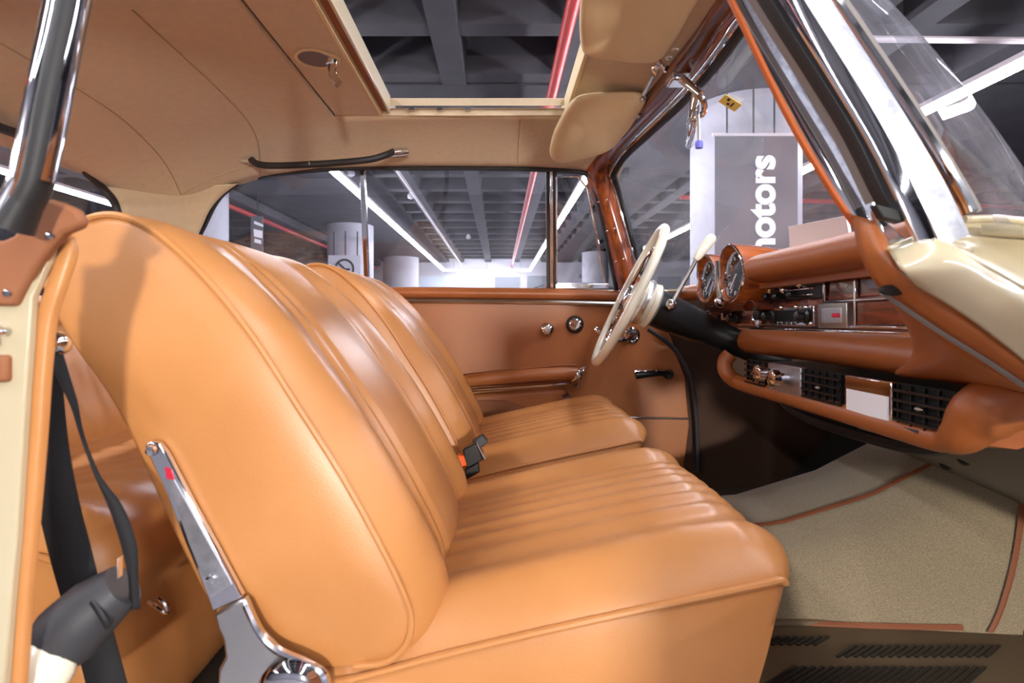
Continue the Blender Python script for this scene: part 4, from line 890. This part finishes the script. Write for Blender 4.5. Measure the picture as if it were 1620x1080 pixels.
MB().box(W(-30, 605, YP-.006), W(36, 560, YP+.01)).build('striker_pad', 'suede_brown', jp, bevel=.003)
st_ = MB().box(W(-20, 547, YP-.008), W(11, 510, YP+.005)).build('striker_plate', 'satin_metal', jp, bevel=.002)
MB().lathe([(.004, 0), (.003, .004), (0, .005)], W(2, 525, YP-.008), (0, -1, 0), 12).build('striker_screw', 'chrome', st_)
qf = thing('quarter_window_frame', W(30, 350, .42), 'chrome and black rubber front frame of the near quarter window', 'window frame')
qp = [(335, -262, .58), (150, -150, .43), (118, 0, .425), (92, 130, .42), (66, 262, .42), (55, 300, .42), (38, 330, .42), (22, 362, .42)]
qpt = cr([W(*p) for p in qp], 58)
MB().tube(qpt, .0095, 14, up=(0, 1, 0), ry=.012, scale=[1+.25*max(0, (k-46)/12) for k in range(58)]).build('rubber_channel', 'rubber', qf)
MB().tube([p+V((-.0105, -.004, .0)) for p in qpt[:51]], .0062, 12, up=(0, 1, 0), ry=.009).build('chrome_strip', 'chrome', qf)
MB().tube([p+V((.0095, -.003, 0)) for p in qpt[:38]], .0028, 8, up=(0, 1, 0), ry=.006).build('inner_bead', 'chrome', qf)
MB().prism([qpt[8]+V((-.01, .004, 0)), qpt[33]+V((-.012, .004, 0)), qpt[50]+V((-.012, .004, 0)), W(-60, 362, .424), W(-60, -150, .432)], (0, .003, 0)).build('glass', 'pane', qf)
# seat belt
sb = thing('seat_belt', W(90, 545, .60), 'black seat belt hanging behind the passenger seat from a chrome guide', 'seat belt')
MB().ball(W(92, 543, .56), .012, 14, (1, 1, 1)).build('guide', 'chrome', sb)
MB().tube([W(80, 535, .56), W(92, 556, .56)], .010, 10, up=(0, 1, 0)).build('guide_loop', 'chrome', sb)
def webbing(pts, name):
    L = cr([W(a, b, y) for a, b, c, y in pts], 40); R = cr([W(c, b, y+dy) for (a, b, c, y), dy in zip(pts, [.0]*len(pts))], 40)
    return MB().grid([[a, a.lerp(b, .5)-V((0, .002, 0)), b] for a, b in zip(L, R)]).build(name, 'belt_webbing', sb, solid=.0016)
webbing([(72, 555, 96, .56), (64, 620, 100, .565), (54, 700, 108, .57), (58, 780, 122, .57), (74, 860, 142, .575), (96, 940, 162, .58), (118, 1010, 182, .585), (140, 1095, 205, .59)], 'webbing')
L = [(76, 560, 100, .555), (92, 600, 112, .55), (112, 640, 124, .545), (128, 690, 134, .54), (150, 750, 158, .535), (172, 800, 194, .53), (192, 860, 216, .525), (204, 915, 219, .525), (205, 962, 222, .525)]
webbing(L, 'webbing')
MB().box(W(187, 915, .523), W(193, 878, .53)).build('tongue', 'chrome', sb, bevel=.001)
rt = thing('belt_retractor', W(120, 1000, .53), 'grey belt retractor cover beside the rear bench', 'belt retractor')
MB().tube([W(62, 1050, .52), W(80, 1030, .52), W(110, 1000, .52), W(150, 960, .525), W(196, 925, .53)], .028, 18, up=(0, 1, 0), scale=[.55, .95, 1.12, 1.0, .75]).build('cover', 'plastic_grey', rt)
MB().tube([W(146, 950, .505), W(160, 972, .503), W(172, 992, .505)], .003, 6, up=(0, 1, 0)).build('cover_ridge', 'plastic_black', rt)
MB().ball(W(70, 1055, .50), .026, 16, (1, .8, 1)).build('end_cap', 'ivory', rt)
bh = thing('coat_hook', W(250, 948, .62), 'small chrome latch hook beside the hinge bracket', 'hook')
MB().tube(cr([W(236, 952, .66), W(250, 960, .655), W(264, 968, .655), W(262, 955, .65), W(252, 945, .65)], 14), .003, 8, up=(0, 1, 0)).build('hook_bar', 'chrome', bh)

# ================================================================ the open passenger door beside the camera
od = thing('open_door', (.52, .50, .30), 'tan lined passenger door standing wide open', 'door')
mxd = Matrix.Translation((.52, .52, 0)) @ Matrix.Rotation(math.radians(DOOR_OPEN), 4, 'Z')
MB().box((-1.08, -.10, .30), (0, -.03, .97), mxd).build('outer_skin', 'cream_paint', od, bevel=.02)
MB().box((-1.06, -.03, .33), (-.02, 0, .98), mxd).build('door_card', 'leather_door', od, bevel=.01)
MB().box((-.80, 0, .62), (-.35, .05, .68), mxd).build('armrest', 'leather', od, bevel=.015)
MB().box((-1.06, -.012, .955), (-.02, .004, .965), mxd).build('chrome_strip', 'chrome', od)
